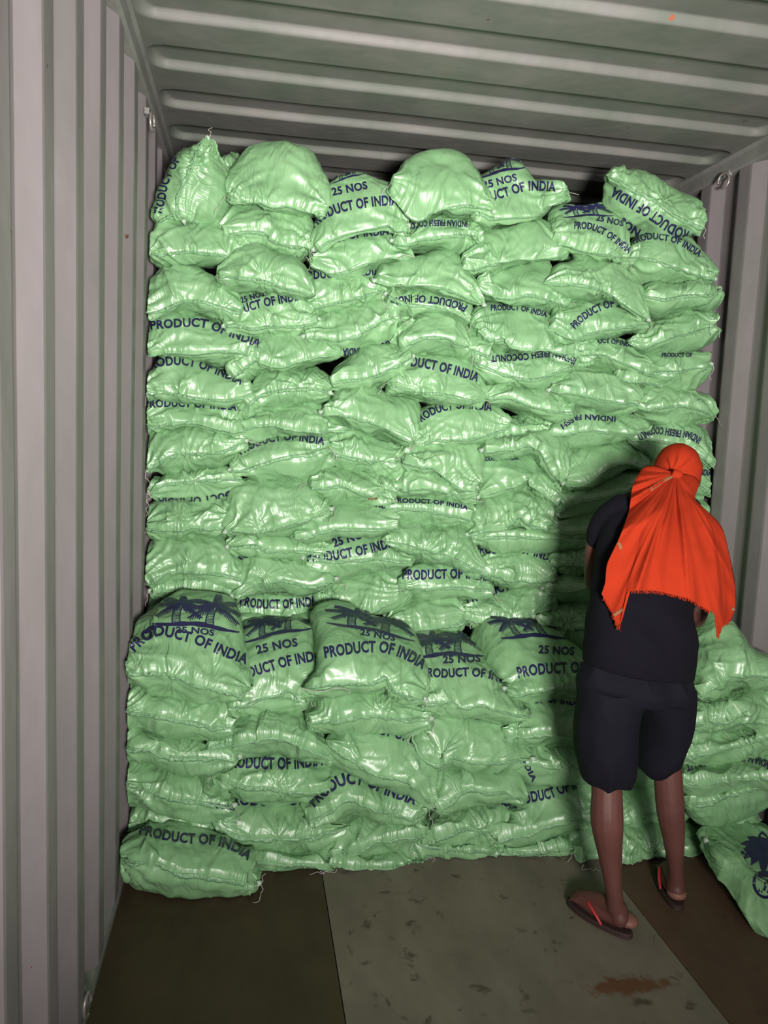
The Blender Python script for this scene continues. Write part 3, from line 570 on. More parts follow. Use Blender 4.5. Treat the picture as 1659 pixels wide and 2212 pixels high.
f1_3|2.57|.15|.24|652,1487|674,1450 685,1399 676,1344 686,1317 725,1306 767,1315 831,1335 883,1357 910,1408 918,1463|920,1510|687,1475 746,1469 801,1471 831,1458 848,1484 881,1496|696,1493 746,1488 801,1482 831,1475 845,1494 886,1513
f1_4|2.62|.15|.26|900,1510|884,1440 874,1375 905,1362 939,1362 1003,1374 1040,1422 1080,1470 1120,1516|1150,1545|929,1512 968,1512 1003,1527 1037,1517 1062,1527 1116,1541|914,1531 949,1536 988,1531 1028,1540 1077,1550 1121,1549
f1_5|2.68|.15|.28|1088,1486|1070,1440 1028,1405 1016,1380 1035,1342 1062,1328 1136,1330 1188,1350 1218,1376 1262,1416 1272,1467|1272,1507|1121,1497 1161,1490 1210,1487 1255,1492|1105,1506 1146,1511 1205,1506 1255,1513
f1_6|2.70|.15|.20|1262,1495|1280,1440 1330,1400 1400,1395 1470,1420|1500,1500|1330,1500 1420,1500|1310,1520 1430,1524
f2_1|2.60|.14|0|264,1530|268,1496 286,1470 324,1478 409,1486 492,1496 505,1534|509,1565|303,1535 345,1538 396,1551 451,1560 493,1562|270,1556 310,1562 350,1566 379,1572 421,1589 459,1580 500,1582
f2_2|2.60|.14|0|442,1611|466,1588 508,1545 544,1526 599,1520 658,1534 700,1574|733,1643|502,1598 544,1593 590,1585 641,1598 698,1624|475,1616 520,1628 556,1622 592,1619 625,1626 668,1632 704,1636
f2_3|2.60|.14|0|660,1556|677,1511 704,1484 789,1472 854,1484 893,1509 918,1528|934,1552|687,1552 746,1547 810,1538 873,1547 915,1548|672,1573 717,1578 767,1576 822,1570 881,1583 917,1567
f2_4|2.61|.15|0|897,1577|927,1544 963,1529 1037,1537 1084,1547 1100,1590 1130,1615|1155,1639|915,1632 944,1645 973,1627 1003,1640 1047,1641 1102,1640|903,1610 930,1650 965,1641 1003,1650 1062,1648 1116,1650
f2_5|2.64|.14|0|1081,1587|1087,1552 1114,1530 1136,1500 1190,1496 1260,1500|1310,1580|1116,1582 1176,1578 1225,1581 1270,1583|1102,1594 1146,1600 1210,1605 1270,1604
f2_6|2.68|.13|0|1290,1570|1330,1520 1400,1515 1450,1530|1490,1580|1350,1572 1420,1572|1340,1606 1430,1608
f3_1|2.60|.14|0|264,1608|264,1572 286,1557 324,1564 379,1569 428,1590 470,1610|520,1632|282,1608 324,1610 350,1624 400,1630 472,1629|270,1635 324,1640 388,1660 430,1665 472,1661 503,1646
f3_2|2.62|.14|.03|456,1677|474,1655 512,1626 561,1606 620,1612 696,1630 712,1657|728,1687|493,1683 535,1695 578,1695 620,1703 683,1699|489,1699 535,1720 590,1732 620,1724 676,1714
f3_3|2.58|.14|0|703,1597|736,1574 789,1561 852,1568 905,1590 936,1640 942,1690|944,1741|720,1608 767,1640 810,1665 848,1674 881,1680 916,1716|711,1629 746,1650 789,1680 831,1684 873,1704 915,1737
f3_4|2.60|.14|0|932,1742|930,1690 937,1655 988,1637 1047,1641 1099,1646 1124,1678|1138,1728|954,1735 983,1715 1013,1699 1047,1704 1087,1706 1118,1725|944,1750 978,1733 1013,1718 1062,1711 1107,1724
f3_5|2.64|.14|0|1082,1640|1112,1604 1156,1597 1215,1600 1270,1606|1320,1660|1146,1646 1186,1650 1235,1655 1280,1656|1116,1668 1146,1684 1210,1687 1270,1684
f3_6|2.68|.13|0|1290,1655|1330,1610 1400,1606 1450,1616|1490,1660|1350,1650 1420,1650|1340,1690 1430,1690
f4_1|2.60|.14|0|264,1682|272,1642 316,1637 379,1653 432,1660 475,1688|509,1738|284,1700 337,1707 388,1720 430,1728 485,1737|270,1726 316,1729 367,1737 409,1749 451,1753 495,1749
f4_2|2.62|.14|.03|458,1763|484,1742 508,1716 578,1714 662,1710 690,1730 712,1757|757,1784|493,1791 544,1806 599,1806 662,1800 713,1792|484,1800 535,1817 590,1820 654,1813 720,1802
f4_3|2.59|.14|.03|655,1767|673,1728 700,1665 713,1632 757,1646 812,1672 875,1680 914,1722|918,1763|696,1749 738,1725 772,1724 810,1741 852,1754 896,1762|692,1766 740,1742 780,1738 812,1752 840,1764 881,1771
f4_4|2.61|.14|0|702,1850|706,1804 715,1764 767,1735 831,1745 898,1756 918,1772|926,1797|725,1839 767,1830 831,1809 873,1800 910,1795|715,1859 767,1845 831,1828 873,1820 912,1806
f4_5|2.62|.14|.03|895,1819|917,1776 947,1732 1003,1712 1077,1708 1105,1732 1100,1778|1074,1800|925,1808 963,1793 998,1783 1037,1784|914,1822 963,1812 1003,1808 1052,1801
f4_6|2.61|.14|.03|1060,1804|1096,1750 1112,1690 1161,1676 1250,1672 1290,1700|1310,1762|1100,1795 1136,1793 1176,1778 1240,1764|1085,1827 1116,1813 1156,1802 1186,1794 1245,1784
f4_7|2.64|.14|.02|1236,1770|1262,1700 1330,1672 1410,1672|1486,1740|1300,1790 1350,1768 1400,1752 1440,1750|1270,1800 1350,1800 1430,1780
f5_1|2.43|.15|.02|261,1852|270,1821 300,1797 367,1783 430,1791 493,1808 534,1838 548,1868|562,1907|291,1851 337,1855 379,1874 409,1881 472,1884 535,1897|274,1886 303,1906 345,1910 396,1910 451,1922 502,1924 544,1914
f5_0|2.65|.13|0|264,1787|272,1756 303,1724 367,1724 418,1742 462,1759 506,1801 545,1818|562,1849|303,1780 345,1771 379,1779 420,1768 451,1796 493,1821 535,1836|272,1804 316,1800 345,1790 388,1792 451,1810 510,1833 540,1844
f5_2|2.60|.14|0|543,1852|567,1815 620,1805 704,1800 716,1830|730,1877|569,1852 620,1859 662,1863 713,1872|561,1867 599,1884 641,1881 683,1882 717,1888
f5_3|2.60|.14|0|702,1856|724,1841 789,1826 852,1805 900,1808 915,1836|921,1860|729,1856 789,1868 852,1868 900,1863|720,1872 789,1878 852,1880 902,1882
f5_4|2.61|.14|0|890,1814|937,1800 1003,1790 1052,1790 1071,1812|1079,1829|919,1824 963,1830 1013,1833 1057,1835|902,1847 963,1854 1013,1861 1052,1857 1080,1850
f5_5|2.61|.14|0|1072,1834|1105,1814 1136,1799 1186,1788 1240,1774|1252,1813|1097,1834 1136,1835 1186,1828 1230,1823|1095,1859 1136,1861 1186,1848 1215,1851 1243,1832
f5_6|2.54|.14|.02|1236,1840|1243,1783 1274,1756 1343,1766 1424,1770|1436,1852|1295,1852 1343,1857 1391,1848 1425,1842|1245,1852 1266,1874 1295,1884 1346,1875 1401,1866 1430,1858
f5_7|2.58|.14|0|1418,1832|1440,1780 1483,1760 1520,1763 1551,1790|1552,1812|1472,1836 1504,1835 1525,1826|1448,1852 1475,1855 1498,1860 1530,1854
r1_1|2.47|.14|.10|1500,1500|1477,1430 1488,1372 1518,1334 1545,1322 1565,1346 1580,1372 1615,1399 1642,1421|1695,1450|1542,1475 1565,1462 1581,1458 1617,1456 1658,1456|1515,1508 1544,1489 1573,1473 1606,1477 1638,1481 1675,1470
r1_2|2.49|.12|0|1464,1560|1478,1522 1505,1514 1530,1540|1558,1564|1490,1552 1525,1552|1475,1566 1520,1572 1540,1571
r2_1|2.49|.15|.02|1500,1540|1517,1498 1548,1478 1573,1468 1606,1466 1650,1480|1690,1530|1554,1550 1569,1544 1594,1530 1604,1550 1627,1558 1660,1560|1530,1560 1565,1562 1598,1569 1627,1571 1665,1570
r3_1|2.48|.15|0|1460,1614|1465,1581 1480,1556 1540,1561 1568,1556 1606,1560 1658,1562|1700,1585|1490,1628 1519,1625 1565,1612 1617,1600 1660,1586|1463,1650 1484,1652 1523,1646 1570,1640 1621,1633 1645,1622 1680,1604
r4_1|2.43|.15|.02|1462,1675|1470,1648 1500,1642 1523,1634 1581,1616 1623,1618 1652,1624|1700,1660|1502,1682 1565,1680 1620,1676 1660,1671|1478,1704 1530,1710 1570,1704 1610,1696 1665,1688
r5_1|2.47|.12|0|1474,1720|1500,1694 1560,1690 1620,1678 1665,1674|1705,1700|1510,1728 1560,1716 1620,1700 1662,1692|1490,1764 1530,1772 1560,1766 1600,1744 1662,1722
r6_1|2.55|.13|.02|1540,1765|1556,1738 1606,1722 1640,1732|1662,1762|1575,1768 1625,1766|1560,1790 1630,1790
b1_1|3.30|.12|0|1172,480|1180,462 1230,455|1280,480|1200,480 1240,480|1190,505 1260,505
"""
CAP = {'u': UP, 'f': LO, 'r': RT, 'b': UP}
ORD = ['', 'first', 'second', 'third', 'fourth', 'fifth', 'sixth', 'seventh', 'eighth', 'ninth', 'tenth', 'eleventh', 'twelfth', 'thirteenth', 'fourteenth']
COLN = ['', 'nearest the left wall', 'second from the left wall', 'third from the left wall', 'fourth from the left wall', 'third from the right wall', 'second from the right wall', 'nearest the right wall']
# how each sack looks, where it differs from the plain ones
LOOK = {
 'u1_1': 'upright green sack with a peaked corner', 'u2_1': 'bulging plain green sack', 'u3_1': 'green sack reading PRODUCT OF INDIA', 'u4_1': 'tall plump plain green sack',
 'u5_1': 'lettered green sack with pointed corner', 'u6_1': 'green sack with 25 NOS lettering', 'u7_1': 'tilted green sack with upside-down lettering'}
rows = [r for r in DATA.strip().split('\n')]
recs = [r.split('|') for r in rows]
colidx = {}
for r in recs:
    k = r[0]; m_ = k.split('_')[0]; colidx.setdefault(m_, []).append(k)
TEXT = {}
def label_for(k):
    m_ = k.split('_')[0]; i = colidx[m_].index(k)+1; n = len(colidx[m_])
    base = LOOK.get(k) or ('green sack with navy lettering' if k in TEXT else 'plain green sack')
    if m_[0] == 'u':
        if i == 1: return f'{base}, topmost in rear stack column {COLN[int(m_[1])]}'
        return f'{base}, {ORD[i]} down, rear stack column {COLN[int(m_[1])]}'
    if m_[0] == 'f':
        if m_ == 'f1': return f'{base}, {ORD[i]} from left in the front stack\'s top row'
        if m_ == 'f5': return f'{base}, {ORD[i]} from left in the front stack\'s bottom row'
        return f'{base}, {ORD[i]} from left in the front stack\'s {ORD[int(m_[1])]} row down'
    if m_[0] == 'r':
        return {'r1_1': 'large plain green sack on top of the pile right of the person', 'r1_2': 'small green sack corner squeezed against the person\'s right hip',
                'r2_1': 'green sack with sharp central crease, second down right of the person', 'r3_1': 'plain green sack with white threads, third down right of the person',
                'r4_1': 'green sack with upside-down INDIAN FRESH lettering right of the person', 'r5_1': 'crumpled green sack below the upside-down INDIAN FRESH sack',
                'r6_1': 'dark green lettered sack wedged behind the floor sack with palms'}[k]
    return {'b1_1': 'green sack corner peeking from behind the stack near the right', 'b1_2': 'plain green sack hidden behind the third column\'s top sack',
            'b1_3': 'plain green sack hidden behind the stack near the right wall'}[k]

# print: key, string, baseline pixels, letter height
PRINTS = """
u1_1|PRODUCT OF|346,472 358,436 366,395 390,345|20
u1_5|PRODUCT OF INDIA|326,713 390,708 440,709 500,730 560,752|20
u1_6|PRODUCT OF INDIA|318,806 345,793 395,790 440,800 520,832|20
u1_7|PRODUCT OF INDIA|313,882 360,880 420,881 512,888|17
u1_9|PRODUCT OF INDIA|536,1040 480,1064 410,1074 340,1075|16
u1_4|25 NOS|390,700 430,702|14
u2_4|UCT OF INDIA|529,676 572,664 655,648|20
u2_4|25 NOS|522,656 572,640|13
u2_7|PRODUCT OF INDIA|555,884 640,876 725,862|16
u2_8|PRODUCT OF INDIA|520,984 565,962 625,952 700,962|17
u2_11|PRODUCT OF|502,1222 530,1207 600,1196 650,1206|18
u2_12|25 NOS|560,1281 630,1281|17
u2_12|PRODUCT OF INDIA|518,1308 560,1315 620,1315 692,1308|21
u3_1|25 NOS|719,424 795,409|18
u3_1|PRODUCT OF INDIA|680,494 706,472 750,457 810,447 860,444|23
u3_2|PRODUCT OF INDIA|667,560 692,540 735,523 780,514 840,508|19
u3_3|PRODUCT OF INDIA|640,606 680,604 740,600 822,594|19
u3_4|PRODUCT OF INDIA|862,722 848,730 800,748 740,752|17
u3_9|PRODUCT OF INDIA|700,1092 770,1088 850,1104|12
u3_8|INDIA|796,1080 816,1079|5
u3_10|25 NOS|722,1183 796,1160|19
u3_10|PRODUCT OF INDIA|664,1214 712,1212 755,1205 800,1196 860,1180|22
u4_2|INDIAN FRESH COCONUT|1010,478 955,475 905,478 860,492|14
u4_4|PRODUCT OF INDIA|1010,660 993,652 950,642 890,637 840,645|17
u4_6|PRODUCT OF INDIA|848,790 885,792 930,799 980,811 1031,826|22
u4_7|PRODUCT OF INDIA|904,918 935,898 969,887 1007,884 1062,889|18
u4_12|PRODUCT OF INDIA|869,1251 911,1253 960,1251 1010,1251 1062,1258|22
u4_10|PRODUCT OF INDIA|850,1086 940,1090 1010,1102|10
u5_1|25 NOS|1046,409 1118,391|17
u5_1|PRODUCT OF INDIA|1008,452 1046,440 1092,427 1140,413 1200,415|22
u5_4|PRODUCT OF INDIA|1060,672 1120,672 1180,686|13
u5_5|INDIAN FRESH COCONUT|1246,775 1222,764 1180,757 1130,764 1060,768|15
u5_8|PRODUCT OF INDIA|1040,997 1120,994|9
u5_11|PRODUCT OF INDIA|1026,1196 1070,1197 1120,1195 1170,1208 1200,1222|18
u5_12|PRODUCT OF INDIA|1010,1304 1050,1293 1092,1278 1140,1266 1200,1264|20
u6_1|25 NOS|1287,477 1345,490|14
u6_1|PRODUCT OF INDIA|1240,495 1273,497 1305,510 1330,528 1358,548|16
u6_3|PRODUCT OF INDIA|1242,712 1265,691 1296,673 1330,664 1372,678|17
u6_4|PRODUCT OF INDIA|1262,748 1310,742 1370,752|11
u6_6|INDIAN FRESH|1330,900 1250,896 1210,918|12
u7_1|PRODUCT OF INDIA|1500,505 1484,496 1453,481 1412,452 1376,431 1329,402|24
u7_1|25 NOS|1415,510 1380,492 1346,468|19
u7_2|PRODUCT OF INDIA|1368,527 1410,518 1462,528 1510,556|15
u7_5|PRODUCT OF|1430,772 1495,772|10
u7_7|INDIAN FRESH COCONUT|1516,946 1494,934 1460,928 1412,923 1374,940|16
u7_8|PRODUCT OF INDIA|1440,1016 1536,1030|14
f1_1|25 NOS|380,1368 420,1369 462,1375|14
f1_1|PRODUCT OF INDIA|292,1410 318,1386 345,1375 385,1383 430,1396 480,1418 531,1437|24
f1_2|25 NOS|556,1414 600,1404 644,1397|19
f1_2|PRODUCT OF INDIA|500,1480 537,1466 575,1454 620,1441 665,1432 700,1430|24
f1_3|25 NOS|777,1372 853,1386|13
f1_3|PRODUCT OF INDIA|703,1423 746,1416 789,1411 830,1412 870,1424 912,1447|26
f1_4|25 NOS|957,1434 1038,1431|17
f1_4|PRODUCT OF INDIA|911,1462 963,1465 1013,1462 1060,1468 1110,1488|20
f1_5|25 NOS|1163,1412 1240,1416|18
f1_5|PRODUCT OF INDIA|1120,1466 1160,1459 1215,1455 1262,1455 1330,1470|25
f2_5|PRODUCT OF INDIA|1090,1530 1126,1524 1186,1519 1260,1528|18
f2_4|FRESH|1000,1552 1080,1560|9
f3_2|PRODUCT OF INDIA|486,1660 527,1660 580,1663 640,1662 698,1654|27
f3_3|PRODUCT OF INDIA|745,1578 785,1583 840,1592 900,1612 930,1640|22
f3_4|PRODUCT OF INDIA|943,1670 985,1640 1040,1650|15
f3_5|INDIA|1120,1630 1150,1690|12
f4_2|PRODUCT OF INDIA|488,1740 535,1741 599,1743 670,1739 740,1750|23
f4_3|PRODUCT OF INDIA|680,1745 717,1712 751,1696 790,1700 830,1718 895,1740|27
f4_5|PRODUCT OF INDIA|955,1738 1003,1728 1047,1731 1080,1738 1115,1752|20
f4_6|PRODUCT OF INDIA|1114,1748 1146,1735 1190,1726 1225,1712 1290,1690|24
f4_1|PRODUCT OF INDIA|440,1742 510,1752|10
f5_0|PRODUCT|275,1745 330,1732|14
f5_1|PRODUCT OF INDIA|300,1802 350,1815 405,1823 455,1826 500,1838 535,1860|23
r2_1|25 NOS|1622,1478 1668,1486|9
r4_1|INDIAN FRESH COCONUT|1672,1652 1652,1640 1615,1630 1585,1626 1515,1641 1480,1652|17
r6_1|PRODUCT OF INDIA|1535,1762 1590,1752 1645,1760|18
"""
for r in PRINTS.strip().split('\n'): TEXT.setdefault(r.split('|')[0], []).append(r.split('|')[1:])

for si, r in enumerate(recs):
    k, y, D, lt = r[0], float(r[1]), float(r[2]), float(r[3])
    build_sack(k, y, D, lt, r[4], r[5], r[6], r[7], r[8], 100+si*13, label_for(k), CAP[k[0]])
# the sack lying on the floor along the right wall
build_sack('r7_1', 2.2, .15, .1, '1523,1812,2.46', '1534,1790,2.52 1555,1770,2.58 1585,1755,2.62 1620,1752,2.62 1662,1757,2.62 1720,1766,2.58', '1790,1800,2.45',
           '1545,1842,2.34 1590,1880,2.26 1640,1922,2.16 1690,1960,2.08 1745,1920,2.2', '1526,1850,2.40 1546,1889,2.32 1585,1939,2.22 1612,1980,2.14 1662,2034,2.07 1720,2040,2.02 1770,1960,2.1',
           9001, 'big green sack with palm tree print lying on the floor by the right wall', RT, hem=False, lump=.6)

def tail(key, pts, Y):
    c = catmull(ld0(pts), 60); q = unproj(c, Y+.010*noise1(np.linspace(0, 6, 60), 77)); q[:, 0] = np.clip(q[:, 0], .004, W-.004); q[:, 2] = np.maximum(q[:, 2], .003)
    q = q+.0016*np.stack([noise1(np.linspace(0, 30, 60), 1), noise1(np.linspace(0, 30, 60), 2), noise1(np.linspace(0, 30, 60), 3)], 1)
    Vt, Ft = tube_geo(q, .0011, 5); mesh_obj('loose_thread', Vt, Ft, M_EAR, SACKS[key][0])
ld0 = lambda t: np.array([[float(q) for q in p_.split(',')] for p_ in t.split()])
for t_ in (('u1_8', '316,1016 313,1030 321,1038 326,1048 318,1056 323,1070', 3.02), ('u1_9', '318,1066 326,1074 317,1082 322,1092 315,1100 319,1108 315,1116', 3.02), ('u7_4', '1536,700 1534,712 1538,726', 3.03),
           ('f5_1', '560,1906 568,1904 566,1894 573,1888', 2.47), ('f5_2', '728,1878 722,1890 708,1892 690,1890 700,1898 680,1904 668,1908', 2.58), ('f5_3', '920,1858 928,1853 940,1856 934,1862', 2.58),
           ('f1_3', '654,1488 690,1494 735,1486 756,1492 752,1500', 2.54), ('f1_4', '1148,1543 1156,1548', 2.6), ('u1_1', '452,296 456,286 450,280 458,276', 3.05), ('u3_2', '897,557 880,552 860,558', 3.02),
           ('f5_6', '1262,1868 1256,1876 1266,1884 1278,1888 1284,1900 1292,1908', 2.50), ('u2_8', '712,966 722,980 716,998', 3.0), ('u4_7', '888,962 884,972 894,966 900,955', 3.0), ('u5_5', '1022,790 1020,776 1026,770', 3.02),
           ('r4_1', '1503,1692 1510,1684 1522,1688 1530,1684', 2.49), ('r2_1', '1478,1560 1486,1572 1480,1582', 2.46)): tail(*t_)

# ------------------------------------------------------------------ printing
_tc = {}
def text_mesh(s):
    if s in _tc: return _tc[s]
    cu = bpy.data.curves.new('t', 'FONT'); cu.body = s; cu.size = 1.0; cu.offset = .036; cu.resolution_u = 3; cu.space_character = 1.06
    o = bpy.data.objects.new('t', cu); col.objects.link(o)
    bpy.context.view_layer.update()
    me = bpy.data.meshes.new_from_object(o.evaluated_get(bpy.context.evaluated_depsgraph_get()))
    bm = bmesh.new(); bm.from_mesh(me)
    xs = [v.co.x for v in bm.verts]; ys = [v.co.y for v in bm.verts]; x0, x1, y0, y1 = min(xs), max(xs), min(ys), max(ys)
    for v in bm.verts: v.co.x -= x0; v.co.y -= y0
    w_, h_ = x1-x0, y1-y0
    def cut(co_, no):
        bmesh.ops.bisect_plane(bm, geom=bm.verts[:]+bm.edges[:]+bm.faces[:], plane_co=co_, plane_no=no)
    for k in range(1, int(w_/.10)+1): cut((k*.10, 0, 0), (1, 0, 0))
    for k in range(1, 6): cut((0, h_*k/6, 0), (0, 1, 0))
    bmesh.ops.triangulate(bm, faces=bm.faces[:])
    V = np.array([v.co[:2] for v in bm.verts]); Fc = [[v.index for v in f.verts] for f in bm.faces]
    bm.verts.index_update(); Fc = [[v.index for v in f.verts] for f in bm.faces]
    bm.free(); bpy.data.objects.remove(o)
    _tc[s] = (V/np.array([w_, h_]), Fc); return _tc[s]
CV = Vector(CAM)
def project(key, uv, Fc, name, mat=None, jump=.05):
    root, bvh, shell = SACKS[key]; Vs, ok = [], []
    for u, v in uv:
        d = Vector(raydir(u, v)).normalized(); h = bvh.ray_cast(CV, d)
        if h[0] is None: Vs.append((0, 0, 0)); ok.append(False); continue
        nrm = h[1] if h[1].dot(d) < 0 else -h[1]
        Vs.append(tuple(h[0]+nrm*.0016-d*.0012)); ok.append(True)
    Vs = np.array(Vs); keep = []
    for f in Fc:
        if not all(ok[i] for i in f): continue
        q = Vs[list(f)]
        if np.ptp(q[:, 1]) > jump: continue
        keep.append(f)
    if not keep: return
    used = sorted({i for f in keep for i in f}); mp = {i: k for k, i in enumerate(used)}
    return mesh_obj(name, Vs[used], [[mp[i] for i in f] for f in keep], mat or M_INK, root)
for key, lst in TEXT.items():
    for s, bl, hh in lst:
        V, Fc = text_mesh(s); b = parse(bl)[:, :2]; c = catmull(b, 80); T = np.gradient(c, axis=0); T /= np.linalg.norm(T, axis=1)[:, None]
        q = V[:, 0]*79; cx = np.stack([np.interp(q, np.arange(80), c[:, j]) for j in (0, 1)], 1)
        tx = np.stack([np.interp(q, np.arange(80), T[:, j]) for j in (0, 1)], 1); nn = np.stack([tx[:, 1], -tx[:, 0]], 1)
        project(key, cx+nn*(V[:, 1]*float(hh))[:, None], Fc, 'printed_lettering', M_RED if key == 'u3_8' else None)

# palm island emblem, built as shapes in a unit square then laid on the sacks
def quad_strip(path, wd, sub=1):
    path = np.asarray(path, float); T = np.gradient(path, axis=0); T /= np.linalg.norm(T, axis=1)[:, None]+1e-9
    nn = np.stack([-T[:, 1], T[:, 0]], 1); wd = np.broadcast_to(wd, (len(path),))
    V = np.vstack([path+nn*wd[:, None]/2, path-nn*wd[:, None]/2]); n = len(path)
    return V, [[i, i+1, n+i+1, n+i] for i in range(n-1)]
class Art:
    def __init__(s): s.V = []; s.F = []; s.n = 0
    def add(s, V, Fc): s.V.append(V); s.F += [[i+s.n for i in f] for f in Fc]; s.n += len(V)
def frond(art, c, ang, ln, droop, rnd, dens=15, up=1):
    t = np.linspace(0, 1, 14); p = np.stack([c[0]+np.cos(ang)*ln*t, c[1]+np.sin(ang)*ln*t-droop*t*t], 1)
    art.add(*quad_strip(p, .032*(1-t*.8)+.005))
    for k in range(dens):
        tt = .08+.92*k/dens; i = tt*13; b = np.array([np.interp(i, range(14), p[:, j]) for j in (0, 1)])
        d = p[min(13, int(i)+1)]-p[int(i)]; a0 = math.atan2(d[1], d[0])
        for sd in (-1, 1):
            L_ = ln*.34*(1-.55*tt)*(1 if sd*math.cos(a0) < 0 else .55)
            a1 = a0+sd*.95; q = np.array([b, b+L_*.5*np.array([cos(a1), sin(a1)]), b+L_*np.array([cos(a1)*.92, sin(a1)])+np.array([0, -.02])])
            art.add(*quad_strip(q, np.array([.017, .015, .002])))
def palm(art, base, top, rnd, size=.34):
    t = np.linspace(0, 1, 14)[:, None]; b = np.array(base); q = np.array(top); m_ = (b+q)/2+np.array([.05*np.sign(b[0]-q[0]), 0])
    p = (1-t)**2*b+2*t*(1-t)*m_+t*t*q
    for sd in (-1, 1):
        w2 = .032*(1-.4*t[:, 0])+.012
        art.add(*quad_strip(p+np.stack([sd*w2, 0*w2], 1), .014))
    for k in range(1, 13): art.add(*quad_strip([p[k]+[-.035, 0.006], p[k]+[0, -.004], p[k]+[.035, .006]], .012))
    for a in (5, 45, 88, 132, 175, 215, -35): frond(art, top, radians(a), size*rnd.uniform(.8, 1.05), size*rnd.uniform(.25, .55), rnd)
def emblem():
    rnd = random.Random(4); A = Art()
    t = np.linspace(0, 1, 30); p = np.stack([.02+.96*t, .10+.05*np.sin(t*pi*1.1)-.02*np.sin(t*9)], 1)
    A.add(*quad_strip(p, .02+.06*np.sin(pi*t)**.7+.03*np.sin(t*14)**2*np.sin(pi*t)))
    palm(A, (.30, .15), (.33, .55), rnd); palm(A, (.66, .15), (.70, .56), rnd)
    return np.vstack(A.V), A.F
def coconut():
    A = Art(); a = np.linspace(0, 2*pi, 28); r = np.where(np.sin(a) < 0, 1.25, .75)
    A.add(*quad_strip(np.stack([.5+.42*np.cos(a), .62+.42*np.sin(a)*r], 1), .10))
    A.add(*quad_strip(np.stack([.5+.26*np.cos(a), .74+.10*np.sin(a)], 1), .12))
    A.add(*quad_strip([[.5, .6], [.5, .42], [.47, .3]], .08))
    for x in (.3, .4, .6, .7): A.add(*quad_strip([[x, .24], [x+.01, .36]], np.array([.06, .01])))
    return np.vstack(A.V), A.F
def crown(trunk=False):
    rnd = random.Random(8); A = Art()
    for a_ in (0, 28, 60, 95, 130, 158, 185, 212, 240, 275, 310, 338):
        ln = rnd.uniform(.36, .5); dr = rnd.uniform(.10, .24); t = np.linspace(0, 1, 14); an_ = radians(a_)
        p = np.stack([.5+np.cos(an_)*ln*t, .55+np.sin(an_)*ln*t-dr*t*t], 1)
        A.add(*quad_strip(p, .018+.15*np.sin(np.clip(t*1.05, 0, 1)*pi)**.8))
    return np.vstack(A.V), A.F
EM, CO, CR = emblem(), coconut(), crown()
def stamp(key, art, o, ex, ey, name):
    V, Fc = art; o, ex, ey = map(np.array, (o, ex, ey))
    project(key, o+V[:, :1]*(ex-o)+V[:, 1:]*(ey-o), Fc, name, jump=.06)
stamp('f1_1', EM, (320, 1358), (520, 1374), (330, 1252), 'printed_palms')
stamp('f1_1', CO, (312, 1392), (342, 1370), (306, 1366), 'printed_coconut')
stamp('f1_2', EM, (522, 1398), (676, 1364), (520, 1316), 'printed_palms')
stamp('f1_3', EM, (700, 1352), (900, 1392), (706, 1280), 'printed_palms')
stamp('f1_4', EM, (880, 1432), (1050, 1424), (872, 1340), 'printed_palms')
stamp('f1_5', EM, (1086, 1388), (1240, 1386), (1020, 1300), 'printed_palms')
stamp('f1_5', CO, (1072, 1398), (1090, 1380), (1082, 1386), 'printed_coconut')
stamp('r7_1', CR, (1582, 1872), (1708, 1892), (1590, 1780), 'printed_palms')
stamp('r7_1', CO, (1620, 1938), (1680, 1950), (1628, 1876), 'printed_coconut')
stamp('u5_1', EM, (1035, 392), (1140, 366), (1020, 330), 'printed_palms')
stamp('u6_1', EM, (1215, 475), (1330, 470), (1200, 430), 'printed_palms')
stamp('u3_1', EM, (714, 402), (790, 378), (716, 360), 'printed_palms')

# ------------------------------------------------------------------ the person
M_SKIN = simple('dark_brown_skin', (.088, .034, .028), .55, .25, bump=.08, bs=160, var=.12)
M_HEEL = simple('pale_heel_skin', (.17, .075, .055), .55, .3)
M_NAVY = simple('navy_jersey_cloth', (.0036, .0034, .0064), .9, .12, bump=.25, bs=420)
M_NAVY2 = simple('navy_shorts_cloth', (.0044, .0041, .0084), .85, .15, bump=.25, bs=420)
M_SCARF = simple('orange_red_cotton', (.31, .026, .009), .9, .05, bump=.35, bs=520, var=.08)
M_STRIPE = simple('brown_grey_woven_stripe', (.20, .10, .05), .85, .15)
M_SOLE = simple('dark_brown_rubber', (.035, .02, .018), .6, .3, bump=.2, bs=200)
M_STRAP = simple('red_rubber_strap', (.33, .025, .03), .45, .4)
def ellipsoid(g, c, r, rot=None, n=24):
    th = np.linspace(0, pi, n//2+1); ph_ = np.linspace(0, 2*pi, n, endpoint=False)
    V = np.stack([np.outer(np.sin(th), np.cos(ph_)), np.outer(np.sin(th), np.sin(ph_)), np.outer(np.cos(th), np.ones(n))], -1).reshape(-1, 3)*np.array(r)
    if rot is not None: V = V@np.array(rot).T
    g.add(V+np.array(c), gridfaces(n//2+1, n, wrapc=True)); return g
def limb(g, pts, rads, sides=14, n=20):
    pts = np.array(pts, float); t = np.linspace(0, len(pts)-1, n)
    c = catmull(np.hstack([pts, np.array(rads)[:, None]]), n) if len(pts) > 2 else np.stack([np.interp(t, range(len(pts)), q) for q in np.hstack([pts, np.array(rads)[:, None]]).T], 1)
    V, Fc = tube_geo(c[:, :3], c[:, 3], sides); g.add(V, Fc)
    ellipsoid(g, c[0, :3], [c[0, 3]]*3, n=12); ellipsoid(g, c[-1, :3], [c[-1, 3]]*3, n=12)
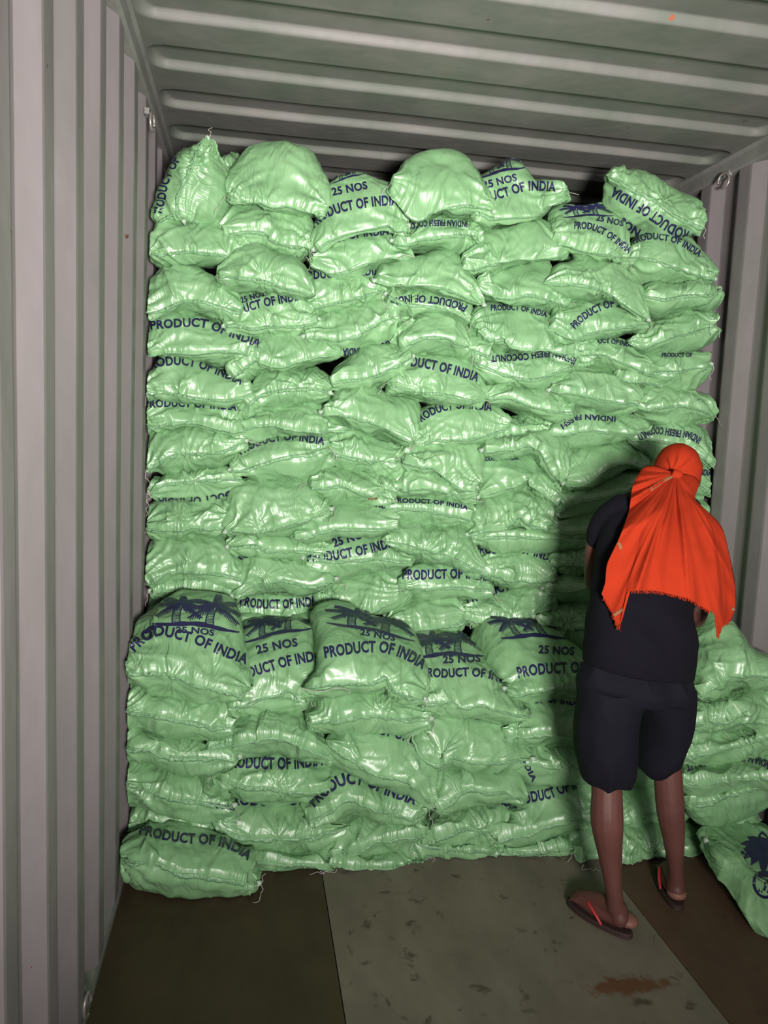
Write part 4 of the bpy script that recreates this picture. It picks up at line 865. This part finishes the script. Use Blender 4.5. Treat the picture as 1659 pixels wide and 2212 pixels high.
def loft(g, rings, sides=40, sub=6, expo=.85, fold=0.0, seed=0):
    R_ = []
    for Lp, Rp, Y, d in rings:
        l3, r3 = unproj(np.array(Lp, float), Y), unproj(np.array(Rp, float), Y); R_.append(np.r_[(l3+r3)/2, (r3-l3)/2, d])
    R_ = np.array(R_); k = np.linspace(0, len(R_)-1, (len(R_)-1)*sub+1)
    R_ = np.stack([np.interp(k, range(len(R_)), R_[:, j]) for j in range(7)], 1)
    for _ in range(2): R_[1:-1] = (R_[:-2]+2*R_[1:-1]+R_[2:])/4
    a = np.arange(sides)*2*pi/sides; ca = np.sign(np.cos(a))*np.abs(np.cos(a))**expo; sa = np.sign(np.sin(a))*np.abs(np.sin(a))**expo
    V = R_[:, None, :3]+ca[None, :, None]*R_[:, None, 3:6]+sa[None, :, None]*np.array([0, 1.0, 0])*R_[:, None, 6:7]
    if fold: V = V-np.array([0, 1.0, .2])*(fold*ridge(noise(V*np.array([9, 9, 3.2])+seed, seed)))[..., None]*0+(V-R_[:, None, :3])*(fold*ridge(noise(V*np.array([9, 9, 3.4])+seed, seed)))[..., None]
    nr = len(R_); g.add(V.reshape(-1, 3), [list(f) for f in gridfaces(nr, sides, wrapc=True)]+[list(range(sides))[::-1], [(nr-1)*sides+i for i in range(sides)]])
def fuse(g, name, mat, parent, voxel=.006, smooth=4, disp=None):
    me = bpy.data.meshes.new('t'); me.from_pydata([tuple(v) for v in np.vstack(g.V)], [], g.F)
    o = bpy.data.objects.new('t', me); col.objects.link(o)
    m_ = o.modifiers.new('r', 'REMESH'); m_.mode = 'VOXEL'; m_.voxel_size = voxel
    m2 = o.modifiers.new('s', 'SMOOTH'); m2.iterations = smooth; m2.factor = .5
    bpy.context.view_layer.update()
    out = bpy.data.meshes.new_from_object(o.evaluated_get(bpy.context.evaluated_depsgraph_get())); bpy.data.objects.remove(o)
    out.name = name
    if disp:
        n_ = len(out.vertices); co_ = np.empty(n_*3); out.vertices.foreach_get('co', co_); co_ = co_.reshape(-1, 3)
        no = np.array([v.normal[:] for v in out.vertices]); co_ = co_+no*disp(co_)[:, None]; out.vertices.foreach_set('co', co_.ravel()); out.update()
    out.materials.clear(); out.materials.append(mat)
    out.polygons.foreach_set('use_smooth', [True]*len(out.polygons))
    ob = bpy.data.objects.new(name, out); col.objects.link(ob); setpar(ob, parent); return ob
person = tag(empty('person', (1.66, 2.2, 0)), 'person seen from behind in orange headscarf, navy shirt, navy shorts and red-strapped flip-flops', 'person')
HC = P(1463, 1024, 2.52)
fwd = np.array([.30, .84, -.45]); fwd /= np.linalg.norm(fwd)
rgt = np.cross(fwd, [0, 0, 1]); rgt /= np.linalg.norm(rgt); upv = np.cross(rgt, fwd)
HR = np.stack([rgt, fwd, upv], 1)
g = Geo()
# legs and feet
for pts, rd in (([P(1322, 1480, 2.22), P(1312, 1575, 2.23), P(1309, 1660, 2.22), P(1311, 1710, 2.19), P(1311, 1775, 2.17), P(1318, 1850, 2.17), P(1325, 1915, 2.165), P(1330, 1960, 2.17)], [.085, .068, .052, .048, .051, .037, .027, .029]),
                ([P(1432, 1480, 2.24), P(1434, 1560, 2.28), P(1438, 1630, 2.29), P(1443, 1680, 2.28), P(1448, 1750, 2.27), P(1456, 1820, 2.28), P(1459, 1870, 2.285), P(1461, 1905, 2.29)], [.085, .066, .050, .047, .046, .035, .025, .028])):
    limb(g, pts, rd, n=34)
def foot(g, heel, toe, z0):
    heel = np.array([*heel, z0]); toe = np.array([*toe, z0]); d = toe-heel; ln = np.linalg.norm(d); d /= ln; sd = np.array([d[1], -d[0], 0]); up_ = np.array([0, 0, 1.0])
    ellipsoid(g, heel+d*.028+up_*.030, (.030, .034, .031))
    limb(g, [heel+d*.035+up_*.055, heel+d*.09+up_*.048, heel+d*.15+up_*.030, heel+d*.185+up_*.020], [.032, .030, .026, .019], n=16)
    limb(g, [heel+d*.04+up_*.022-sd*.006, heel+d*.11+up_*.018-sd*.016, heel+d*.17+up_*.017-sd*.014], [.024, .022, .018], n=12)
    limb(g, [heel+d*.04+up_*.022+sd*.006, heel+d*.11+up_*.018+sd*.014, heel+d*.17+up_*.017+sd*.022], [.022, .018, .017], n=12)
    for k, (o_, l_, r_) in enumerate(((.030, .045, .0115), (.012, .046, .008), (-.003, .041, .0075), (-.017, .034, .007), (-.029, .026, .0068))):
        limb(g, [heel+d*(.170-.004*k)+sd*o_*.9+up_*.015, heel+d*(.172+l_*.6)+sd*o_+up_*.015, heel+d*(.172+l_)+sd*o_+up_*.009], [r_*1.1, r_, r_*.9], 8, 8)
foot(g, (1.596, 2.140), (1.494, 2.333), .018); foot(g, (1.842, 2.262), (1.915, 2.48), .018)
# torso, arms, neck
limb(g, [P(1374, 1452, 2.22), P(1382, 1380, 2.23), P(1395, 1280, 2.27), P(1412, 1180, 2.34), P(1428, 1110, 2.40), P(1448, 1070, 2.46), HC-upv*.05], [.085, .09, .09, .10, .075, .05, .048], n=30)
def hand(g, wrist, dirv, palm_n, side):
    dirv = np.array(dirv, float); dirv /= np.linalg.norm(dirv); pn = np.array(palm_n, float); pn -= dirv*(pn@dirv); pn /= np.linalg.norm(pn); sd = np.cross(dirv, pn)*side
    limb(g, [wrist, wrist+dirv*.04, wrist+dirv*.075], [.021, .024, .022], 10, 8)
    limb(g, [wrist+dirv*.02+sd*.012, wrist+dirv*.078+sd*.026], [.016, .013], 8, 6); limb(g, [wrist+dirv*.02-sd*.012, wrist+dirv*.074-sd*.026], [.016, .012], 8, 6)
    for k, (o_, l_) in enumerate(((.028, .070), (.010, .078), (-.009, .072), (-.026, .056))):
        b0 = wrist+dirv*.078+sd*o_; c1_ = b0+dirv*l_*.45+pn*.006; c2_ = c1_+dirv*l_*.25+pn*l_*.22; c3_ = c2_+dirv*l_*.08+pn*l_*.26
        limb(g, [b0, c1_, c2_, c3_], [.0100, .0090, .0082, .0075], 8, 12)
    t0 = wrist+dirv*.025+sd*.024; limb(g, [t0, t0+sd*.026+dirv*.022+pn*.01, t0+sd*.030+dirv*.050+pn*.024], [.013, .0105, .009], 8, 8)
la = [P(1334, 1110, 2.42), P(1292, 1160, 2.42), P(1284, 1235, 2.44), P(1288, 1268, 2.47), P(1308, 1262, 2.60), P(1322, 1250, 2.70)]
limb(g, la, [.042, .036, .034, .034, .030, .023], n=30); hand(g, la[-1], P(1330, 1245, 2.80)-la[-1], (0.2, .3, -1), 1)
ra = [P(1512, 1140, 2.42), P(1520, 1210, 2.39), P(1512, 1290, 2.35), P(1504, 1326, 2.35), P(1500, 1335, 2.42), P(1488, 1330, 2.50)]
limb(g, ra, [.052, .045, .040, .036, .034, .024], n=30); hand(g, ra[-1], P(1480, 1322, 2.58)-ra[-1], (-.1, .3, -1), -1)
# head with face, looking down to the right
def H(x, y, z): return HC+HR@np.array([x, y, z])
ellipsoid(g, H(0, 0, .01), (.070, .088, .088), HR); ellipsoid(g, H(0, .028, -.045), (.052, .055, .062), HR)
ellipsoid(g, H(0, .070, -.088), (.022, .018, .018), HR, 12)
limb(g, [H(0, .080, .005), H(0, .098, -.022), H(0, .100, -.034)], [.009, .011, .012], 8, 8)
for sx in (-1, 1):
    ellipsoid(g, H(sx*.070, -.002, -.015), (.008, .020, .032), HR, 12); ellipsoid(g, H(sx*.030, .076, .012), (.022, .010, .008), HR, 12)
    ellipsoid(g, H(sx*.040, .058, -.035), (.020, .020, .020), HR, 12); ellipsoid(g, H(sx*.010, .094, -.036), (.009, .008, .007), HR, 8)
limb(g, [H(-.022, .078, -.060), H(0, .090, -.060), H(.022, .078, -.060)], [.006, .008, .006], 8, 8); limb(g, [H(-.018, .076, -.070), H(0, .088, -.071), H(.018, .076, -.070)], [.006, .0085, .006], 8, 8)
fuse(g, 'body', M_SKIN, person, .0048, 3)
for sx in (-1, 1):
    g = Geo(); ellipsoid(g, H(sx*.030, .079, -.002), (.012, .006, .007), HR, 12); g.build('eye', simple('eye_white', (.5, .48, .45), .3), person)
# soles of the heels
for c_ in ((1.6115, 2.1655), (1.852, 2.288)):
    g = Geo(); ellipsoid(g, (c_[0]+.000, c_[1]-.004, .0385), (.0325, .0345, .020)); g.build('heel', M_HEEL, person)
# shirt
g = Geo()
loft(g, [((1263, 1434), (1490, 1464), 2.22, .115), ((1263, 1402), (1495, 1425), 2.22, .12), ((1271, 1360), (1495, 1370), 2.23, .118), ((1280, 1310), (1493, 1310), 2.25, .112), ((1288, 1250), (1505, 1250), 2.28, .112),
         ((1294, 1200), (1512, 1200), 2.31, .115), ((1300, 1150), (1520, 1162), 2.34, .112), ((1308, 1112), (1520, 1127), 2.38, .10), ((1326, 1084), (1512, 1100), 2.41, .085), ((1362, 1062), (1505, 1082), 2.44, .07), ((1415, 1052), (1482, 1064), 2.46, .045)])
limb(g, [P(1340, 1098, 2.40), P(1314, 1118, 2.40), P(1293, 1150, 2.405), P(1287, 1163, 2.41)], [.050, .046, .040, .036], n=14)
limb(g, [P(1504, 1130, 2.42), P(1516, 1175, 2.41), P(1518, 1215, 2.40)], [.050, .048, .046], n=14)
def shirt_d(c): return -.002+.017*ridge(noise(np.stack([c[:, 0]*10+c[:, 2]*9, c[:, 1]*5, c[:, 2]*3-c[:, 0]*3], 1), 11))*np.clip((1.25-c[:, 2])*3, .15, 1)*np.clip((c[:, 2]-.90)*6, .05, 1)+.003*noise(c*14, 12)
fuse(g, 'shirt', M_NAVY, person, .007, 4, shirt_d)
# shorts
g = Geo()
loft(g, [((1268, 1418), (1484, 1430), 2.225, .085), ((1260, 1450), (1489, 1462), 2.215, .102), ((1254, 1480), (1489, 1485), 2.215, .118), ((1252, 1505), (1486, 1508), 2.22, .11)])
loft(g, [((1256, 1478), (1384, 1482), 2.21, .11), ((1249, 1530), (1372, 1532), 2.21, .108), ((1247, 1580), (1369, 1584), 2.21, .102), ((1250, 1630), (1367, 1632), 2.21, .095), ((1256, 1662), (1362, 1664), 2.21, .09), ((1266, 1686), (1352, 1692), 2.21, .08)])
loft(g, [((1366, 1482), (1487, 1482), 2.24, .11), ((1380, 1530), (1484, 1530), 2.25, .105), ((1386, 1580), (1478, 1576), 2.26, .10), ((1383, 1630), (1468, 1612), 2.27, .09), ((1386, 1655), (1466, 1626), 2.275, .085), ((1394, 1674), (1464, 1640), 2.28, .075)])
def shorts_d(c): return -.011+.018*ridge(noise(np.stack([c[:, 0]*17+c[:, 2]*2, c[:, 1]*9, c[:, 2]*3], 1), 21))+.004*noise(c*12, 22)
fuse(g, 'shorts', M_NAVY2, person, .006, 3, shorts_d)
# headscarf: wrap round the head, then the long cloth down the back
def head_d(c):
    v = c-P(1458, 1020, 2.43); rr = np.linalg.norm(v, axis=1); a_ = np.arctan2(v[:, 2], v[:, 0])
    return .0085*ridge(noise(np.stack([np.cos(a_)*4, np.sin(a_)*4, rr*4], 1), 31))*np.exp(-rr/.13)+.0015*noise(c*25, 32)
g = Geo(); ellipsoid(g, H(0, -.004, .012), (.079, .095, .094), HR, 40); ellipsoid(g, H(0, .005, -.045), (.066, .062, .070), HR, 30)
sw = fuse(g, 'headscarf_wrap', M_SCARF, person, .0055, 5, head_d)
bm = bmesh.new(); bm.from_mesh(sw.data)
fc = H(0, .11, -.022)
dele = [v for v in bm.verts if (np.array(v.co)-HC)@fwd > .045 and ((((np.array(v.co)-fc)@rgt)/.050)**2+(((np.array(v.co)-fc)@upv)/.066)**2) < 1]
bmesh.ops.delete(bm, geom=dele, context='VERTS'); bm.to_mesh(sw.data); bm.free()
def coons(top, bot, left, right, nu, nv):
    tp, bt, lf, rt = catmull(top, nu), catmull(bot, nu), catmull(left, nv), catmull(right, nv)
    u = np.linspace(0, 1, nu)[None, :, None]; v = np.linspace(0, 1, nv)[:, None, None]
    return (1-v)*tp[None]+v*bt[None]+(1-u)*lf[:, None]+u*rt[:, None]-((1-u)*(1-v)*tp[0]+u*(1-v)*tp[-1]+(1-u)*v*bt[0]+u*v*bt[-1])
ld = lambda t: np.array([[float(q) for q in p_.split(',')] for p_ in t.split()])
NU, NV = 150, 110
C2 = coons(ld('1386,1014 1398,1007 1420,1008 1448,1018 1475,1024 1500,1030 1511,1044'),
           ld('1299,1283 1316,1312 1327,1338 1336,1357 1343,1330 1350,1300 1358,1278 1394,1276 1421,1277 1449,1284 1490,1295 1518,1312 1532,1320 1544,1326 1550,1376 1560,1352 1578,1342'),
           ld('1386,1014 1367,1050 1358,1106 1338,1161 1312,1217 1307,1258 1299,1283'),
           ld('1511,1044 1501,1076 1522,1100 1548,1125 1563,1150 1579,1217 1588,1272 1588,1312 1578,1342'), NU, NV)
uu = np.linspace(-1, 1, NU)[None, :]; vpx = C2[..., 1]
base = np.interp(vpx, [1005, 1030, 1060, 1090, 1130, 1200, 1280, 1380], [2.435, 2.39, 2.335, 2.285, 2.225, 2.165, 2.13, 2.12])
base = np.polyval(np.polyfit(vpx.ravel(), base.ravel(), 4), vpx)
Yc = base+.035*np.clip(np.abs(uu)-.35, 0, 1)**2*2.4*np.ones_like(vpx)+.06*np.clip(uu-.3, 0, 1)**2
KN = np.array([1460, 1022]); dv_ = C2-KN; rr = np.hypot(dv_[..., 0], dv_[..., 1]); an = np.arctan2(dv_[..., 0], dv_[..., 1])
fo = ridge(noise(np.stack([an*4.4, rr*.004, an*0], -1), 41)); fo2 = ridge(noise(np.stack([an*11, rr*.006, an*0+4], -1), 42))
Yc = Yc-(.020*fo+.006*fo2)*np.clip(rr/90, .1, 1)-.004*noise(np.stack([C2[..., 0]*.03, C2[..., 1]*.03, an*0], -1), 43)
G_ = unproj(C2, Yc); du = np.gradient(G_, axis=1); dw = np.gradient(G_, axis=0); nn = np.cross(du, dw); nn /= np.linalg.norm(nn, axis=-1)[..., None]+1e-9
if nn[..., 1].mean() > 0: nn = -nn
Fr = G_+nn*.0015; Bk = G_-nn*.0015; V = np.vstack([Fr.reshape(-1, 3), Bk.reshape(-1, 3)]); f1 = gridfaces(NV, NU); nV = NU*NV
Fc = [list(f) for f in f1[:, ::-1]]+[[i+nV for i in f] for f in f1]
edge = [i for i in range(NU)]+[r_*NU+NU-1 for r_ in range(1, NV)]+[(NV-1)*NU+i for i in range(NU-2, -1, -1)]+[r_*NU for r_ in range(NV-2, 0, -1)]
Fc += [[edge[i], edge[(i+1) % len(edge)], edge[(i+1) % len(edge)]+nV, edge[i]+nV] for i in range(len(edge))]
cape = mesh_obj('headscarf_cloth', V, Fc, M_SCARF, person)
bm = bmesh.new(); bm.from_mesh(cape.data); bmesh.ops.recalc_face_normals(bm, faces=bm.faces[:]); bm.to_mesh(cape.data); bm.free()
SACKS['cape'] = (cape, BVHTree.FromPolygons([tuple(v) for v in V], Fc), cape)
g = Geo(); rn = random.Random(5)
for i in range(2, NU-2):
    for q_ in range(2):
        p0 = G_[-1, i]+(G_[-1, i+1]-G_[-1, i])*rn.random(); d = np.array([rn.uniform(-.35, .35), rn.uniform(-.4, .1), -1.0]); d /= np.linalg.norm(d); L_ = rn.uniform(.004, .0105)
        Vt, Ft = tube_geo([p0-d*.002, p0+d*L_*.6, p0+d*L_+np.array([rn.uniform(-.002, .002), 0, 0])], .0009, 4); g.add(Vt, Ft)
tag(g.build('fringe', M_SCARF, person), kind='stuff')
for st in ('1460,1026 1440,1036 1420,1047 1404,1058', '1334,1172 1339,1178 1341,1186', '1326,1330 1338,1322 1346,1315', '1580,1318 1588,1312'):
    Vq, Fq = quad_strip(catmull(ld(st), 14), 6.5); project('cape', Vq, Fq, 'woven_stripe', M_STRIPE)
# knot
g = Geo(); kp = P(1460, 1026, 2.395)
for a_, r_ in ((.2, .014), (1.9, .012), (3.6, .013), (5.0, .010)): ellipsoid(g, kp+np.array([cos(a_)*.010, -.004, sin(a_)*.009]), (r_, .012, r_*.8), n=14)
fuse(g, 'knot', M_SCARF, person, .004, 2)
# flip-flops
def flip(heel, toe, label):
    heel = np.array([*heel, 0.]); toe = np.array([*toe, 0.]); d = toe-heel; ln = np.linalg.norm(d); d /= ln; sd = np.array([d[1], -d[0], 0])
    a = np.linspace(0, 2*pi, 40, endpoint=False); t = (1-np.cos(a))/2; wd = .030+.014*np.sin(np.clip(t, 0, 1)*pi*.62)+.004
    x = -.012+(ln+.03)*t; y_ = np.sign(np.sin(a))*np.abs(np.sin(a))**.75*wd
    ring_ = heel+x[:, None]*d+y_[:, None]*sd; V = np.vstack([ring_+[0, 0, .002], ring_*1+sd*0+[0, 0, .016], ring_*.97+(heel+d*ln/2)*.03+[0, 0, .018]]); V[80:, 2] = .0185
    n = 40; Fc = [list(f) for f in gridfaces(3, n, wrapc=True)]+[list(range(n))[::-1], [2*n+i for i in range(n)]]
    ff = mesh_obj('flip_flop', V, Fc, M_SOLE, person, smooth=False)
    post = heel+d*ln*.80
    for s_ in (-1, 1):
        e_ = heel+d*ln*.34+sd*s_*.036
        pth = catmull(np.array([post+[0, 0, .018], post+d*-.008+sd*s_*.004+[0, 0, .036], heel+d*ln*.62+sd*s_*.030+[0, 0, .053], heel+d*ln*.46+sd*s_*.040+[0, 0, .040], e_+sd*s_*.003+[0, 0, .016]]), 24)
        Vt, Ft = tube_geo(pth, np.interp(np.linspace(0, 1, 24), [0, .3, .6, 1], [.0035, .006, .0065, .004]), 8); mesh_obj('strap', Vt, Ft, M_STRAP, ff)
flip((1.600, 2.130), (1.498, 2.323), ''); flip((1.838, 2.250), (1.917, 2.486), '')
